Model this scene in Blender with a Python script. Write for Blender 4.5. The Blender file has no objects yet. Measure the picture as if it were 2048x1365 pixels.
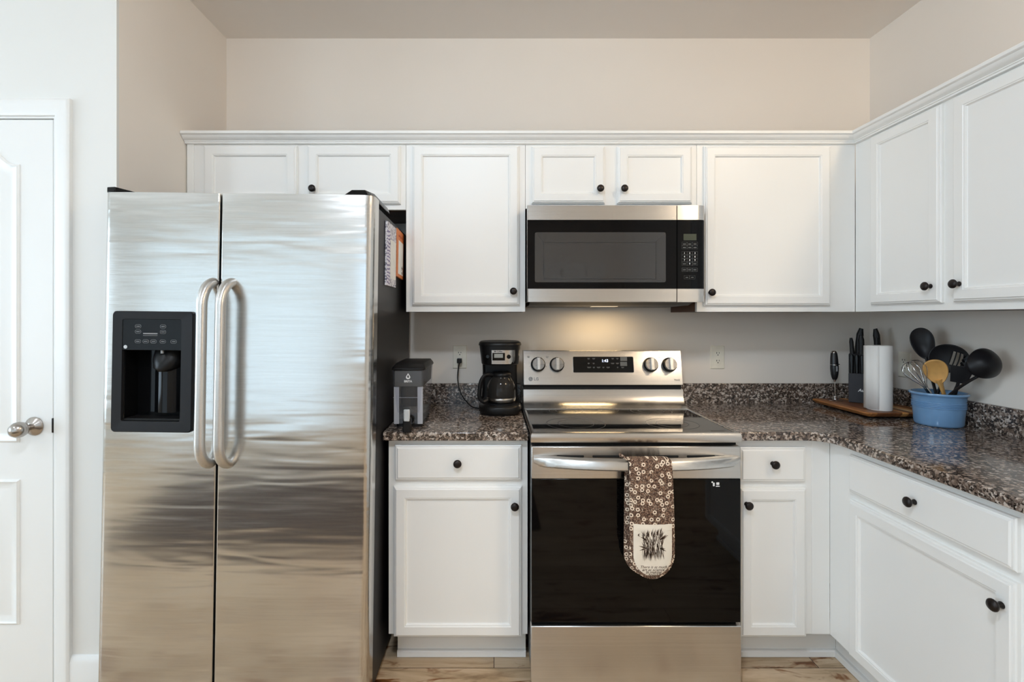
import bpy, bmesh, math, random
from mathutils import Vector, Matrix
random.seed(7)
R = math.radians
S = bpy.context.scene
COL = S.collection

# ------------------------------------------------------------------ camera, world, light, exposure
F, CX, CY, H = 975.0, 988.0, 636.0, 1.348      # focal length in px, vanishing point in px, eye height in m
cd = bpy.data.cameras.new('camera')
cam = bpy.data.objects.new('camera', cd); COL.objects.link(cam)
cam.location = (0, 0, H); cam.rotation_euler = (R(90), 0, 0)
cd.sensor_width = 36.0; cd.lens = F / 2048 * 36.0
cd.shift_x = (1024 - CX) / 2048; cd.shift_y = -(682.5 - CY) / 2048
cd.clip_start = 0.02; cd.clip_end = 60
S.camera = cam
S.view_settings.view_transform = 'Standard'; S.view_settings.look = 'None'
S.view_settings.gamma = 1.0; S.view_settings.use_curve_mapping = False
S.view_settings.exposure = -0.36
S.cycles.use_denoising = True
S.cycles.max_bounces = 10; S.cycles.diffuse_bounces = 6; S.cycles.glossy_bounces = 6
S.cycles.transmission_bounces = 8; S.cycles.transparent_max_bounces = 12
S.cycles.caustics_reflective = False; S.cycles.caustics_refractive = False
S.cycles.sample_clamp_indirect = 6.0

W = bpy.data.worlds.new('world'); S.world = W; W.use_nodes = True
W.node_tree.nodes['Background'].inputs[0].default_value = (0.75, 0.87, 1.0, 1)
W.node_tree.nodes['Background'].inputs[1].default_value = 1.0

SKY_PATIO, FILL_WIN, FILL_SIDE = 1.9, 2.6, 9.0   # brightness of the patio daylight, then of the two added fill windows
DAY = (0.66, 0.84, 1.0, 1)
LAMPS = ((1.73, .40, 44, (1.0, .79, .55), 'dome ceiling light above the side run of wall cabinets'),
         (-.20, .00, 54, (.80, .92, 1.05), 'added fill dome light over the middle of the kitchen'),  # added fill lamp, stands in for soft bounced light
         (-2.3, .00, 17, (.80, .92, 1.05), 'added fill dome light in front of the hall door'),  # added lamp that brightens the hall wall
         (-1.1, -1.7, 26, (.80, .92, 1.05), 'added fill dome light near the wide window with blinds'))  # added fill lamp behind the camera
HOOD_W = 1.15                                   # cooktop lamp (watts)

def area(name, loc, size, power, color, rot=(0, 0, 0), parent=None, shape='DISK', size_y=None):
    l = bpy.data.lights.new(name, 'AREA'); l.shape = shape; l.size = size
    if size_y: l.size_y = size_y
    l.energy = power; l.color = color
    o = bpy.data.objects.new(name, l); COL.objects.link(o)
    o.location = loc; o.rotation_euler = rot
    if parent: o.parent = parent
    return o

# ------------------------------------------------------------------ helpers
def P(px, py, D):                              # point at depth D seen at photo pixel (px, py)
    return Vector(((px - CX) / F * D, D, H - (py - CY) / F * D))
def PX(px, D): return (px - CX) / F * D
def PZ(py, D): return H - (py - CY) / F * D

def lin(r, g, b):
    f = lambda c: c / 12.92 if c <= 0.04045 else ((c + 0.055) / 1.055) ** 2.4
    return (f(r / 255), f(g / 255), f(b / 255), 1)

class MB:
    def __init__(s): s.bm = bmesh.new(); s.M = None
    def v(s, p):
        p = Vector(p)
        return s.bm.verts.new(s.M @ p if s.M else p)
    def f(s, vs):
        try: return s.bm.faces.new(vs)
        except ValueError: return None
    def box(s, x0, x1, y0, y1, z0, z1):
        c = [s.v((x, y, z)) for z in (z0, z1) for x, y in ((x0, y0), (x1, y0), (x1, y1), (x0, y1))]
        for q in ((3, 2, 1, 0), (4, 5, 6, 7), (0, 1, 5, 4), (1, 2, 6, 5), (2, 3, 7, 6), (3, 0, 4, 7)): s.f([c[i] for i in q])
        return s
    def loft(s, rings, cap0=True, cap1=True, loop=False, closed=True):
        rs = [[s.v(p) for p in r] for r in rings]
        n = len(rs[0])
        pairs = list(zip(rs, rs[1:])) + ([(rs[-1], rs[0])] if loop else [])
        for a, b in pairs:
            for i in range(n if closed else n - 1):
                j = (i + 1) % n
                s.f([a[i], a[j], b[j], b[i]])
        if not loop:
            if cap0: s.f(rs[0][::-1])
            if cap1: s.f(rs[-1])
        return s
    def panel(s, x0, x1, z0, z1, prof, y=0, loop=False):  # rectangle rings, prof = (inset, how far in front of y)
        return s.loft([[(x0 + i, y - h, z0 + i), (x1 - i, y - h, z0 + i), (x1 - i, y - h, z1 - i), (x0 + i, y - h, z1 - i)] for i, h in prof], loop=loop)
    def tube(s, pts, r, n=12, caps=True, flat=1.0):
        pts = [Vector(p) for p in pts]
        rr = r if isinstance(r, (list, tuple)) else [r] * len(pts)
        t0 = (pts[1] - pts[0]).normalized()
        u = t0.orthogonal().normalized()
        rings = []
        for i, p in enumerate(pts):
            a = pts[max(i - 1, 0)]; b = pts[min(i + 1, len(pts) - 1)]
            t = (b - a).normalized()
            u = (u - t * u.dot(t))
            u = u.normalized() if u.length > 1e-6 else t.orthogonal().normalized()
            w = t.cross(u)
            rings.append([p + u * math.cos(k * 2 * math.pi / n) * rr[i] + w * math.sin(k * 2 * math.pi / n) * rr[i] * flat for k in range(n)])
        return s.loft(rings, caps, caps)
    def lathe(s, prof, c=(0, 0, 0), n=32, axis=(0, 0, 1), caps=(True, True)):  # prof = (radius, height along axis)
        ax = Vector(axis).normalized()
        u = Vector((1, 0, 0)) if abs(ax.x) < 0.9 else Vector((0, 1, 0))
        u = (u - ax * u.dot(ax)).normalized(); w = ax.cross(u); c = Vector(c)
        rings = [[c + ax * h + (u * math.cos(k * 2 * math.pi / n) + w * math.sin(k * 2 * math.pi / n)) * max(r, 1e-5) for k in range(n)] for r, h in prof]
        return s.loft(rings, *caps)
    def prism(s, poly, a, b, plane='xz'):      # 2D outline between a and b on the third axis
        m = {'xz': lambda p, q: (p[0], q, p[1]), 'xy': lambda p, q: (p[0], p[1], q), 'yz': lambda p, q: (q, p[0], p[1])}[plane]
        return s.loft([[m(p, a) for p in poly], [m(p, b) for p in poly]])
    def pillow(s, outline, y, prof):           # outline (x, z) shrunk about its normals; prof = (inset, y offset)
        n = len(outline); nr = []
        for i in range(n):
            a = Vector(outline[i - 1]); b = Vector(outline[(i + 1) % n]); t = (b - a)
            nr.append(Vector((-t.y, t.x)).normalized())
        ar = sum(outline[i - 1][0] * outline[i][1] - outline[i][0] * outline[i - 1][1] for i in range(n))
        sg = 1 if ar > 0 else -1
        return s.loft([[(outline[i][0] + nr[i].x * ins * sg, y + dy, outline[i][1] + nr[i].y * ins * sg) for i in range(n)] for ins, dy in prof])
    def ball(s, c, rx, ry=None, rz=None, n=20, m=12):
        ry = ry or rx; rz = rz or rx
        rings = [[(c[0] + rx * math.sin(R(180 * j / m)) * math.cos(2 * math.pi * k / n) + 0, c[1] + ry * math.sin(R(180 * j / m)) * math.sin(2 * math.pi * k / n), c[2] - rz * math.cos(R(180 * j / m))) for k in range(n)] for j in range(1, m)]
        return s.loft(rings)
    def build(s, name, mat, parent=None, bevel=0, seg=2, smooth=40, off=None, solid=0, sub=0):
        bmesh.ops.remove_doubles(s.bm, verts=s.bm.verts, dist=1e-6)
        bmesh.ops.recalc_face_normals(s.bm, faces=s.bm.faces)
        if off is not None: bmesh.ops.translate(s.bm, verts=s.bm.verts, vec=-Vector(off))
        me = bpy.data.meshes.new(name); s.bm.to_mesh(me); s.bm.free()
        if mat: me.materials.append(mat)
        if smooth:
            me.shade_smooth(); me.set_sharp_from_angle(angle=R(smooth))
        o = bpy.data.objects.new(name, me); COL.objects.link(o)
        if parent: o.parent = parent
        if solid:
            m = o.modifiers.new('solid', 'SOLIDIFY'); m.thickness = solid; m.offset = 0
        if bevel:
            m = o.modifiers.new('bevel', 'BEVEL'); m.width = bevel; m.segments = seg; m.limit_method = 'ANGLE'; m.angle_limit = R(50)
            m.harden_normals = False
        if sub:
            m = o.modifiers.new('sub', 'SUBSURF'); m.levels = sub; m.render_levels = sub
        return o

def rring(cx, cy, w, d, r, z, n=6):            # rounded rectangle ring in the XY plane
    pts = []
    for sx, sy, a0 in ((1, 1, 0), (-1, 1, 90), (-1, -1, 180), (1, -1, 270)):
        for k in range(n + 1):
            a = R(a0 + 90 * k / n)
            pts.append((cx + sx * (w / 2 - r) + r * math.cos(a), cy + sy * (d / 2 - r) + r * math.sin(a), z))
    return pts
def rrect(x0, x1, z0, z1, r, n=5):             # rounded rectangle outline in 2D
    return [(p[0], p[1]) for p in rring((x0 + x1) / 2, (z0 + z1) / 2, x1 - x0, z1 - z0, r, 0, n)]

def thing(name, label, cat, loc=(0, 0, 0), rot=(0, 0, 0), group=None):
    o = bpy.data.objects.new(name, None); COL.objects.link(o)
    o.empty_display_size = 0.05; o.location = loc; o.rotation_euler = rot
    return tag(o, label, cat, group)
def tag(o, label, cat, group=None):
    o['label'] = label; o['category'] = cat
    if group: o['group'] = group
    return o
def struct(o, label=None, cat=None):
    o['kind'] = 'structure'
    if label: o['label'] = label
    if cat: o['category'] = cat
    return o

def text(name, s, size, mat, parent, loc, rot=(R(90), 0, 0), shear=0, ext=0.0003, align='CENTER', space=1.0, bold=0):
    c = bpy.data.curves.new(name, 'FONT'); c.body = s; c.size = size; c.extrude = ext; c.shear = shear
    c.align_x = align; c.align_y = 'CENTER'; c.space_line = space; c.resolution_u = 3; c.offset = bold
    t = bpy.data.objects.new(name, c); COL.objects.link(t)
    bpy.context.view_layer.update()
    me = bpy.data.meshes.new_from_object(t.evaluated_get(bpy.context.evaluated_depsgraph_get()))
    bpy.data.objects.remove(t); bpy.data.curves.remove(c)
    me.materials.clear(); me.materials.append(mat)
    o = bpy.data.objects.new(name, me); COL.objects.link(o)
    o.location = loc; o.rotation_euler = rot
    if parent: o.parent = parent
    return o

def cut(o, cutter):                            # cut a hole and throw the cutter away
    m = o.modifiers.new('cut', 'BOOLEAN'); m.object = cutter; m.operation = 'DIFFERENCE'; m.solver = 'EXACT'
    bpy.context.view_layer.update()
    me = bpy.data.meshes.new_from_object(o.evaluated_get(bpy.context.evaluated_depsgraph_get()))
    o.modifiers.clear(); o.data = me
    cm = cutter.data; bpy.data.objects.remove(cutter); bpy.data.meshes.remove(cm)

# ------------------------------------------------------------------ materials
class NT:
    def __init__(s, name):
        s.m = bpy.data.materials.new(name); s.m.use_nodes = True; s.t = s.m.node_tree
        s.b = s.t.nodes['Principled BSDF']; s.out = s.t.nodes['Material Output']; s._co = None
    def n(s, kind, **kw):
        o = s.t.nodes.new(kind)
        for k, v in kw.items():
            if k in o.inputs: o.inputs[k].default_value = v
            else: setattr(o, k, v)
        return o
    def l(s, a, b): s.t.links.new(a, b)
    def co(s, scale=(1, 1, 1), rot=(0, 0, 0), loc=(0, 0, 0)):
        if s._co is None: s._co = s.n('ShaderNodeTexCoord')
        mp = s.n('ShaderNodeMapping'); mp.inputs['Scale'].default_value = scale
        mp.inputs['Rotation'].default_value = rot; mp.inputs['Location'].default_value = loc
        s.l(s._co.outputs['Object'], mp.inputs['Vector']); return mp.outputs[0]
    def noise(s, vec, scale, detail=3, rough=0.5, dist=0):
        n = s.n('ShaderNodeTexNoise'); n.inputs['Scale'].default_value = scale; n.inputs['Detail'].default_value = detail
        n.inputs['Roughness'].default_value = rough; n.inputs['Distortion'].default_value = dist
        s.l(vec, n.inputs['Vector']); return n.outputs['Fac']
    def ramp(s, fac, stops, interp='LINEAR'):
        r = s.n('ShaderNodeValToRGB'); r.color_ramp.interpolation = interp
        e = r.color_ramp.elements
        while len(e) < len(stops): e.new(0.5)
        for i, (p, c) in enumerate(stops): e[i].position = p; e[i].color = c if len(c) == 4 else (*c, 1)
        s.l(fac, r.inputs[0]); return r.outputs[0]
    def mix(s, fac, a, b, blend='MIX'):
        m = s.n('ShaderNodeMix', data_type='RGBA', blend_type=blend)
        for sock, v in ((m.inputs[0], fac), (m.inputs[6], a), (m.inputs[7], b)):
            if hasattr(v, 'is_linked') or hasattr(v, 'node'): s.l(v, sock)
            else: sock.default_value = v
        return m.outputs[2]
    def math(s, op, a, b=0.0, c=None):
        m = s.n('ShaderNodeMath', operation=op)
        for i, v in enumerate((a, b) if c is None else (a, b, c)):
            if hasattr(v, 'node'): s.l(v, m.inputs[i])
            else: m.inputs[i].default_value = v
        return m.outputs[0]
    def bump(s, h, strength=0.1, dist=0.001):
        b = s.n('ShaderNodeBump'); b.inputs['Strength'].default_value = strength; b.inputs['Distance'].default_value = dist
        s.l(h, b.inputs['Height']); s.l(b.outputs[0], s.b.inputs['Normal']); return b
    def base(s, c):
        if hasattr(c, 'node'): s.l(c, s.b.inputs['Base Color'])
        else: s.b.inputs['Base Color'].default_value = c
    def set(s, **kw):
        for k, v in kw.items():
            i = s.b.inputs[k.replace('_', ' ')]
            if hasattr(v, 'node'): s.l(v, i)
            else: i.default_value = v
        return s

def plain(name, c, rough=0.5, metal=0.0, spec=0.5, coat=0.0, var=0.04, vs=30):
    t = NT(name)
    n = t.noise(t.co(), vs, 2)
    d = tuple(x * (1 - var) for x in c[:3]) + (1,); e = tuple(min(x * (1 + var), 1) for x in c[:3]) + (1,)
    t.base(t.ramp(n, [(0.3, d), (0.7, e)]))
    t.set(Roughness=rough, Metallic=metal, Specular_IOR_Level=spec, Coat_Weight=coat)
    return t.m

def emit(name, c, strength):
    t = NT(name); t.base((0, 0, 0, 1)); t.set(Emission_Color=c, Emission_Strength=strength); return t.m

def paint(name, c, rough, grain=0.15, gs=(60, 60, 4)):
    t = NT(name)
    n = t.noise(t.co(gs), 1.0, 3); m = t.noise(t.co(), 3.0, 2)
    t.base(t.ramp(m, [(0.3, tuple(x * 0.985 for x in c[:3])), (0.7, c[:3])]))
    t.set(Roughness=rough); t.bump(n, grain, 0.001); return t.m

M = {}
M['cab'] = paint('cabinet_paint', lin(240, 239, 236), 0.38, 0.12)
M['trim'] = paint('trim_paint', lin(236, 236, 234), 0.32, 0.05)
M['wall'] = paint('wall_paint', lin(237, 229, 219), 0.7, 0.08, (120, 120, 120))
M['wall2'] = paint('hall_wall_paint', lin(228, 227, 223), 0.7, 0.08, (120, 120, 120))
M['ceil'] = paint('ceiling_paint', lin(246, 241, 235), 0.8, 0.15, (80, 80, 80))
M['bronze'] = plain('bronze_knob', lin(40, 34, 32), 0.35, 0.6)
M['black'] = plain('black_plastic', lin(22, 21, 21), 0.35, spec=0.22)
M['blackgloss'] = plain('black_gloss', lin(12, 12, 13), 0.08, spec=0.22)
M['blackmatte'] = plain('black_matte', lin(30, 30, 32), 0.5, spec=0.22)
M['gap'] = plain('dark_recess', lin(8, 8, 8), 0.8)
M['fridgeside'] = plain('fridge_side', lin(34, 33, 34), 0.42, spec=0.22)
M['nickel'] = plain('satin_nickel', (0.42, 0.39, 0.36, 1), 0.25, 1.0)
M['chrome'] = plain('chrome_wire', (0.75, 0.75, 0.75, 1), 0.12, 1.0)
M['outlet'] = plain('outlet_plastic', lin(240, 234, 218), 0.35)
M['white'] = plain('white_print', lin(235, 235, 235), 0.5)
M['grey'] = plain('grey_print', lin(130, 130, 130), 0.5)
M['dimprint'] = plain('dim_print', lin(88, 90, 90), 0.5)
M['ring'] = plain('ring_print', lin(36, 36, 37), 0.3)
M['darkprint'] = plain('dark_print', lin(45, 45, 48), 0.5)
M['blue'] = plain('blue_stoneware', lin(112, 152, 192), 0.12, coat=0.3)
M['spoonwood'] = plain('spoon_wood', lin(214, 164, 96), 0.5, var=0.12, vs=25)
M['nylon'] = plain('black_nylon', lin(26, 25, 27), 0.38, spec=0.22)
M['cream'] = plain('cream_cloth', lin(226, 216, 200), 0.85)
M['brownprint'] = plain('brown_print', lin(84, 64, 50), 0.8)
M['leverg'] = plain('lever_grey', lin(190, 194, 196), 0.4)
M['frothb'] = plain('frother_black', lin(20, 21, 24), 0.3)
M['blockgrey'] = plain('block_grey', lin(58, 58, 62), 0.5, spec=0.22)

def steel(name, c=(0.60, 0.585, 0.565), rough=0.24, axis='x', wave=0.0, aniso=0.5):
    t = NT(name)
    sc = {'x': (1.5, 300, 300), 'z': (300, 300, 1.5)}[axis]
    n = t.noise(t.co(sc), 1.0, 4)
    t.base(t.ramp(n, [(0.3, tuple(x * 0.95 for x in c)), (0.7, tuple(min(1, x * 1.04) for x in c))]))
    t.set(Metallic=1.0, Anisotropic=aniso)
    t.set(Roughness=t.math('MULTIPLY_ADD', n, 0.06, rough - 0.03))
    if not wave:
        tn = t.n('ShaderNodeTangent', direction_type='RADIAL', axis='X' if axis == 'x' else 'Z'); t.l(tn.outputs[0], t.b.inputs['Tangent'])
        t.set(Anisotropic=0.8)
        bs = {'x': (2, 900, 900), 'z': (900, 900, 2)}[axis]
        t.bump(t.noise(t.co(bs), 1.0, 2), 0.35, 0.0004)
    if wave:
        w = t.noise(t.co((1.3, 1.0, 9.0)), 1.0, 2, 0.5, 0.6)
        w2 = t.noise(t.co((3.0, 1.0, 26.0)), 1.0, 1, 0.5, 0.4)
        hsum = t.math('MULTIPLY_ADD', w2, 0.5, w)
        t.bump(hsum, wave, 0.01)
    return t.m
M['steel'] = steel('brushed_steel')
M['steelfridge'] = steel('fridge_steel', (0.60, 0.59, 0.57), 0.20, 'x', 0.24, 0.3)
M['steeldark'] = steel('dark_steel', (0.34, 0.33, 0.32), 0.28)
M['steelsoft'] = steel('satin_steel', (0.66, 0.65, 0.63), 0.32)

def granite():
    t = NT('granite')
    v = t.n('ShaderNodeTexVoronoi', feature='F1'); v.inputs['Scale'].default_value = 140
    nz = t.n('ShaderNodeTexNoise'); nz.inputs['Scale'].default_value = 90; nz.inputs['Detail'].default_value = 3
    c = t.co(); t.l(c, nz.inputs['Vector'])
    vm = t.n('ShaderNodeVectorMath', operation='MULTIPLY_ADD'); vm.inputs[1].default_value = (0.014,) * 3
    t.l(nz.outputs['Color'], vm.inputs[0]); t.l(c, vm.inputs[2]); t.l(vm.outputs[0], v.inputs['Vector'])
    sep = t.n('ShaderNodeSeparateColor'); t.l(v.outputs['Color'], sep.inputs[0])
    a = t.ramp(sep.outputs[0], [(0.0, lin(14, 13, 13)), (0.24, lin(32, 29, 28)), (0.36, lin(120, 106, 96)), (0.56, lin(172, 160, 150)), (0.70, lin(76, 66, 60)), (0.82, lin(222, 214, 206))], 'CONSTANT')
    b = t.ramp(t.noise(c, 260, 3, 0.6), [(0.40, lin(20, 18, 18)), (0.52, lin(120, 104, 94)), (0.68, lin(190, 178, 168))])
    big = t.ramp(t.noise(c, 9, 2), [(0.35, (0.80, 0.72, 0.66)), (0.65, (1.0, 0.98, 0.97))])
    t.base(t.mix(1.0, t.mix(0.34, a, b), big, 'MULTIPLY'))
    t.set(Roughness=0.10, Specular_IOR_Level=0.55); return t.m
M['granite'] = granite()

def floor_mat():
    t = NT('plank_floor')
    c = t.co()
    b = t.n('ShaderNodeTexBrick'); b.offset = 0.37; b.squash = 1.0
    b.inputs['Scale'].default_value = 1.0; b.inputs['Brick Width'].default_value = 1.25; b.inputs['Row Height'].default_value = 0.125
    b.inputs['Mortar Size'].default_value = 0.0015; b.inputs['Color1'].default_value = (0, 0, 0, 1); b.inputs['Color2'].default_value = (1, 1, 1, 1)
    b.inputs['Mortar'].default_value = (0.5, 0.5, 0.5, 1)
    t.l(c, b.inputs['Vector'])
    off = t.n('ShaderNodeVectorMath', operation='MULTIPLY_ADD'); off.inputs[1].default_value = (7, 11, 3)
    t.l(b.outputs['Color'], off.inputs[0]); t.l(c, off.inputs[2])
    mp = t.n('ShaderNodeMapping'); mp.inputs['Scale'].default_value = (2.2, 16, 1); t.l(off.outputs[0], mp.inputs['Vector'])
    g = t.noise(mp.outputs[0], 1.0, 6, 0.62, 1.2)
    mp2 = t.n('ShaderNodeMapping'); mp2.inputs['Scale'].default_value = (3.2, 9, 1); t.l(off.outputs[0], mp2.inputs['Vector'])
    k = t.noise(mp2.outputs[0], 1.0, 4, 0.6, 1.4)
    grain = t.ramp(g, [(0.28, lin(148, 122, 92)), (0.45, lin(206, 180, 146)), (0.62, lin(228, 206, 176)), (0.8, lin(182, 154, 120))])
    knot = t.ramp(k, [(0.56, (1, 1, 1)), (0.63, lin(176, 132, 92)), (0.70, lin(84, 52, 30))])
    pl = t.ramp(b.outputs['Color'], [(0.0, (0.74, 0.70, 0.66)), (1.0, (1.05, 1.02, 1.0))])
    col = t.mix(1.0, t.mix(1.0, grain, knot, 'MULTIPLY'), pl, 'MULTIPLY')
    t.base(t.mix(b.outputs['Fac'], col, lin(60, 40, 26)))
    t.set(Roughness=0.34); return t.m
M['floor'] = floor_mat()

def wood(name, stops, sc, rough=0.45):
    t = NT(name); g = t.noise(t.co(sc), 1.0, 5, 0.6, 0.7); t.base(t.ramp(g, stops)); t.set(Roughness=rough); return t.m
M['rawwood'] = wood('cabinet_side_wood', [(0.3, lin(52, 28, 18)), (0.7, lin(86, 48, 30))], (4, 4, 40))

def board_mat():                               # strips glued side by side, each its own colour
    t = NT('acacia_board'); c = t.co()
    w = t.n('ShaderNodeTexWhiteNoise', noise_dimensions='1D')
    sx = t.n('ShaderNodeSeparateXYZ'); t.l(c, sx.inputs[0])
    t.l(t.math('FLOOR', t.math('MULTIPLY', sx.outputs[0], 38.0)), w.inputs['W'])
    strip = t.ramp(w.outputs['Value'], [(0.0, lin(122, 76, 42)), (0.3, lin(176, 118, 66)), (0.55, lin(206, 150, 90)), (0.8, lin(236, 204, 158))], 'CONSTANT')
    g = t.noise(t.co((90, 7, 40)), 1.0, 4, 0.6, 0.8)
    t.base(t.mix(1.0, strip, t.ramp(g, [(0.3, (0.6, 0.55, 0.5)), (0.7, (1.1, 1.05, 1.0))]), 'MULTIPLY'))
    t.set(Roughness=0.4); return t.m
M['board'] = board_mat()

def mitt_mat():                                # brown cloth printed with cream flower rings and vines
    t = NT('flower_print_cloth'); c = t.co((1, 0.0, 1))
    v = t.n('ShaderNodeTexVoronoi', feature='F1', voronoi_dimensions='2D'); v.inputs['Scale'].default_value = 46; v.inputs['Randomness'].default_value = 0.85
    sx = t.n('ShaderNodeSeparateXYZ'); cx_ = t.n('ShaderNodeCombineXYZ'); t.l(c, sx.inputs[0]); t.l(sx.outputs[0], cx_.inputs[0]); t.l(sx.outputs[2], cx_.inputs[1])
    t.l(cx_.outputs[0], v.inputs['Vector'])
    d = v.outputs['Distance']
    r1 = t.math('MULTIPLY', t.math('GREATER_THAN', d, 0.15), t.math('LESS_THAN', d, 0.31))
    sep = t.n('ShaderNodeSeparateColor'); t.l(v.outputs['Color'], sep.inputs[0])
    ring = t.math('MULTIPLY', r1, t.math('GREATER_THAN', sep.outputs[0], 0.25))
    vine = t.math('GREATER_THAN', t.noise(t.co(), 260, 3, 0.6), 0.54)
    stem = t.math('LESS_THAN', t.math('ABSOLUTE', t.math('SUBTRACT', t.noise(t.co((1, 1, 0.6)), 110, 1), 0.5)), 0.014)
    bg = t.mix(vine, lin(66, 44, 33), lin(138, 106, 84))
    bg = t.mix(stem, bg, lin(178, 158, 138))
    t.base(t.mix(ring, bg, lin(228, 210, 188)))
    t.set(Roughness=0.9); t.bump(t.noise(t.co(), 500, 2), 0.3, 0.001); return t.m
M['mitt'] = mitt_mat()

def clear(name, tint, gloss_rough=0.05, body=0.25, spec=0.5):
    t = NT(name)
    t.base(tint); t.set(Roughness=gloss_rough, Specular_IOR_Level=spec)
    tr = t.n('ShaderNodeBsdfTransparent'); tr.inputs[0].default_value = tint
    mx = t.n('ShaderNodeMixShader'); mx.inputs[0].default_value = body
    t.l(tr.outputs[0], mx.inputs[1]); t.l(t.b.outputs[0], mx.inputs[2]); t.l(mx.outputs[0], t.out.inputs[0]); return t.m
M['tank'] = clear('clear_grey_plastic', (0.84, 0.85, 0.88, 1), 0.05, 0.06)
M['smoke'] = clear('smoked_plastic', (0.13, 0.13, 0.135, 1), 0.06, 0.35)
M['carafe'] = clear('dark_glass', (0.03, 0.027, 0.024, 1), 0.02, 0.75, 0.22)

def glassblack(name, c, rough, spec=0.5):
    t = NT(name); t.base(c); t.set(Roughness=rough, Specular_IOR_Level=spec); return t.m
M['ovenglass'] = glassblack('oven_glass', lin(8, 7, 7), 0.04, 0.2)
M['cookglass'] = glassblack('cooktop_glass', lin(12, 12, 13), 0.05, 0.45)
M['mwglass'] = glassblack('microwave_glass', lin(8, 7, 8), 0.06, 0.16)
M['mwwindow'] = glassblack('microwave_window', lin(46, 46, 47), 0.04, 0.8)
M['clock'] = emit('clock_light', (0.75, 0.82, 1.0, 1), 3.0)
M['lcd'] = plain('lcd_grey', lin(150, 152, 148), 0.3)
M['lcdgreen'] = plain('lcd_green', lin(52, 60, 46), 0.3)
M['bulb'] = emit('warm_bulb', (1.0, 0.80, 0.52, 1), 1.5)
M['towel'] = paint('paper_towel', lin(240, 238, 234), 0.9, 0.4, (300, 300, 300))
M['slat'] = plain('blind_slat', lin(235, 235, 230), 0.6)

# ------------------------------------------------------------------ the room
YB, XR, XL, ZC = 2.475, 1.908, -1.358, 2.767   # back wall, right wall, return wall beside the fridge, ceiling
YP, XW, YF = 1.754, -5.2, -3.0                 # hall wall face, far side wall, wall behind the camera
def quadbox(name, mat, *b): return MB().box(*b).build(name, mat, smooth=0)
struct(quadbox('floor', M['floor'], XW - .1, XR + .1, YF - .1, YB + .1, -0.1, 0))
struct(quadbox('ceiling', M['ceil'], XW - .1, XR + .1, YF - .1, YB + .1, ZC, ZC + 0.1))
struct(quadbox('wall_back', M['wall'], XL - .1, XR + .1, YB, YB + .1, 0, ZC))
struct(quadbox('wall_right', M['wall'], XR, XR + .1, YF - .1, YB, 0, ZC))
struct(quadbox('wall_left', M['wall'], XL - .1, XL, YP + .012, YB, 0, ZC))
# hall wall with a door opening
DX0, DX1, DZ = -2.358, -1.584, 2.066
hw = MB()
hw.box(DX1 + .012, XL, YP, YP + .012, 0, ZC).box(DX1 + .012, XL - .1, YP + .012, YP + .1, 0, ZC)
hw.box(DX0 - .012, DX1 + .012, YP, YP + .1, DZ + .012, ZC).box(XW - .1, DX0 - .012, YP, YP + .1, 0, ZC)
struct(hw.build('wall_hall', M['wall2'], smooth=0))
# wall behind the camera with patio window and added fill window
W1 = (-4.9, -1.75, 0.06, 2.45); W2 = (-1.35, 0.45, 0.95, 2.35)
def holed(name, mat, x0, x1, z0, z1, holes, place):
    mb = MB(); xs = x0
    for (a, b, c, d) in sorted(holes):
        mb.box(*place(xs, a, z0, z1)); mb.box(*place(a, b, z0, c)); mb.box(*place(a, b, d, z1)); xs = b
    mb.box(*place(xs, x1, z0, z1))
    return struct(mb.build(name, mat, smooth=0))
D2 = (0.80, 1.56, 0.0, 2.06)
holed('wall_front', M['wall'], XW - .1, XR, 0, ZC, [W1, W2], lambda a, b, c, d: (a, b, YF - .1, YF, c, d))
WS = (-1.6, 1.0, 0.5, 2.3)
holed('wall_side', M['wall2'], YF, YP, 0, ZC, [WS], lambda a, b, c, d: (XW - .1, XW, a, b, c, d))

def window(name, a, b, c, d, sky, along='x', tilt=38, pitch=0.05, blinds=True):
    root = bpy.data.objects.new(name, None); COL.objects.link(root); root['kind'] = 'structure'
    if along == 'x': root.location = (0, YF, 0)
    else: root.location = (XW, 0, 0); root.rotation_euler = (0, 0, R(-90)); a, b = -b, -a
    # local: x along the wall, -y outside ... wall occupies y in [-0.1, 0]
    fr = MB()
    for x0, x1, z0, z1 in ((a - .07, a + .02, c - .07, d + .07), (b - .02, b + .07, c - .07, d + .07), (a + .02, b - .02, d - .02, d + .07), (a + .02, b - .02, c - .07, c + .02), ((a + b) / 2 - .025, (a + b) / 2 + .025, c + .02, d - .02)):
        fr.box(x0, x1, 0.001, 0.03, z0, z1)
    fr.build('window_frame', M['trim'], root, 0.004)
    MB().box(a, b, -0.10, -0.095, c, d).build('pane', emit(name + '_daylight', DAY, sky), root, smooth=0)
    if blinds:
        sl = MB(); z = c + 0.04
        while z < d - 0.03:
            sl.M = Matrix.Translation((0, -0.045, z)) @ Matrix.Rotation(R(tilt), 4, 'X')
            sl.box(a + .02, b - .02, -0.024, 0.024, -0.001, 0.001); z += pitch
        sl.build('blind', M['slat'], root, smooth=0)
    return root
window('window_1', *W1, SKY_PATIO * 1.7, 'x', 35)
window('fill_window', *W2, FILL_WIN, 'x', blinds=False)  # unseen window added as fill, set where no steel mirrors it
w3 = window('side_fill_window', *WS, FILL_SIDE, 'y', blinds=False)  # unseen window added to light the side run of cabinets
w3.rotation_euler = (0, 0, R(-90))

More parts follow.
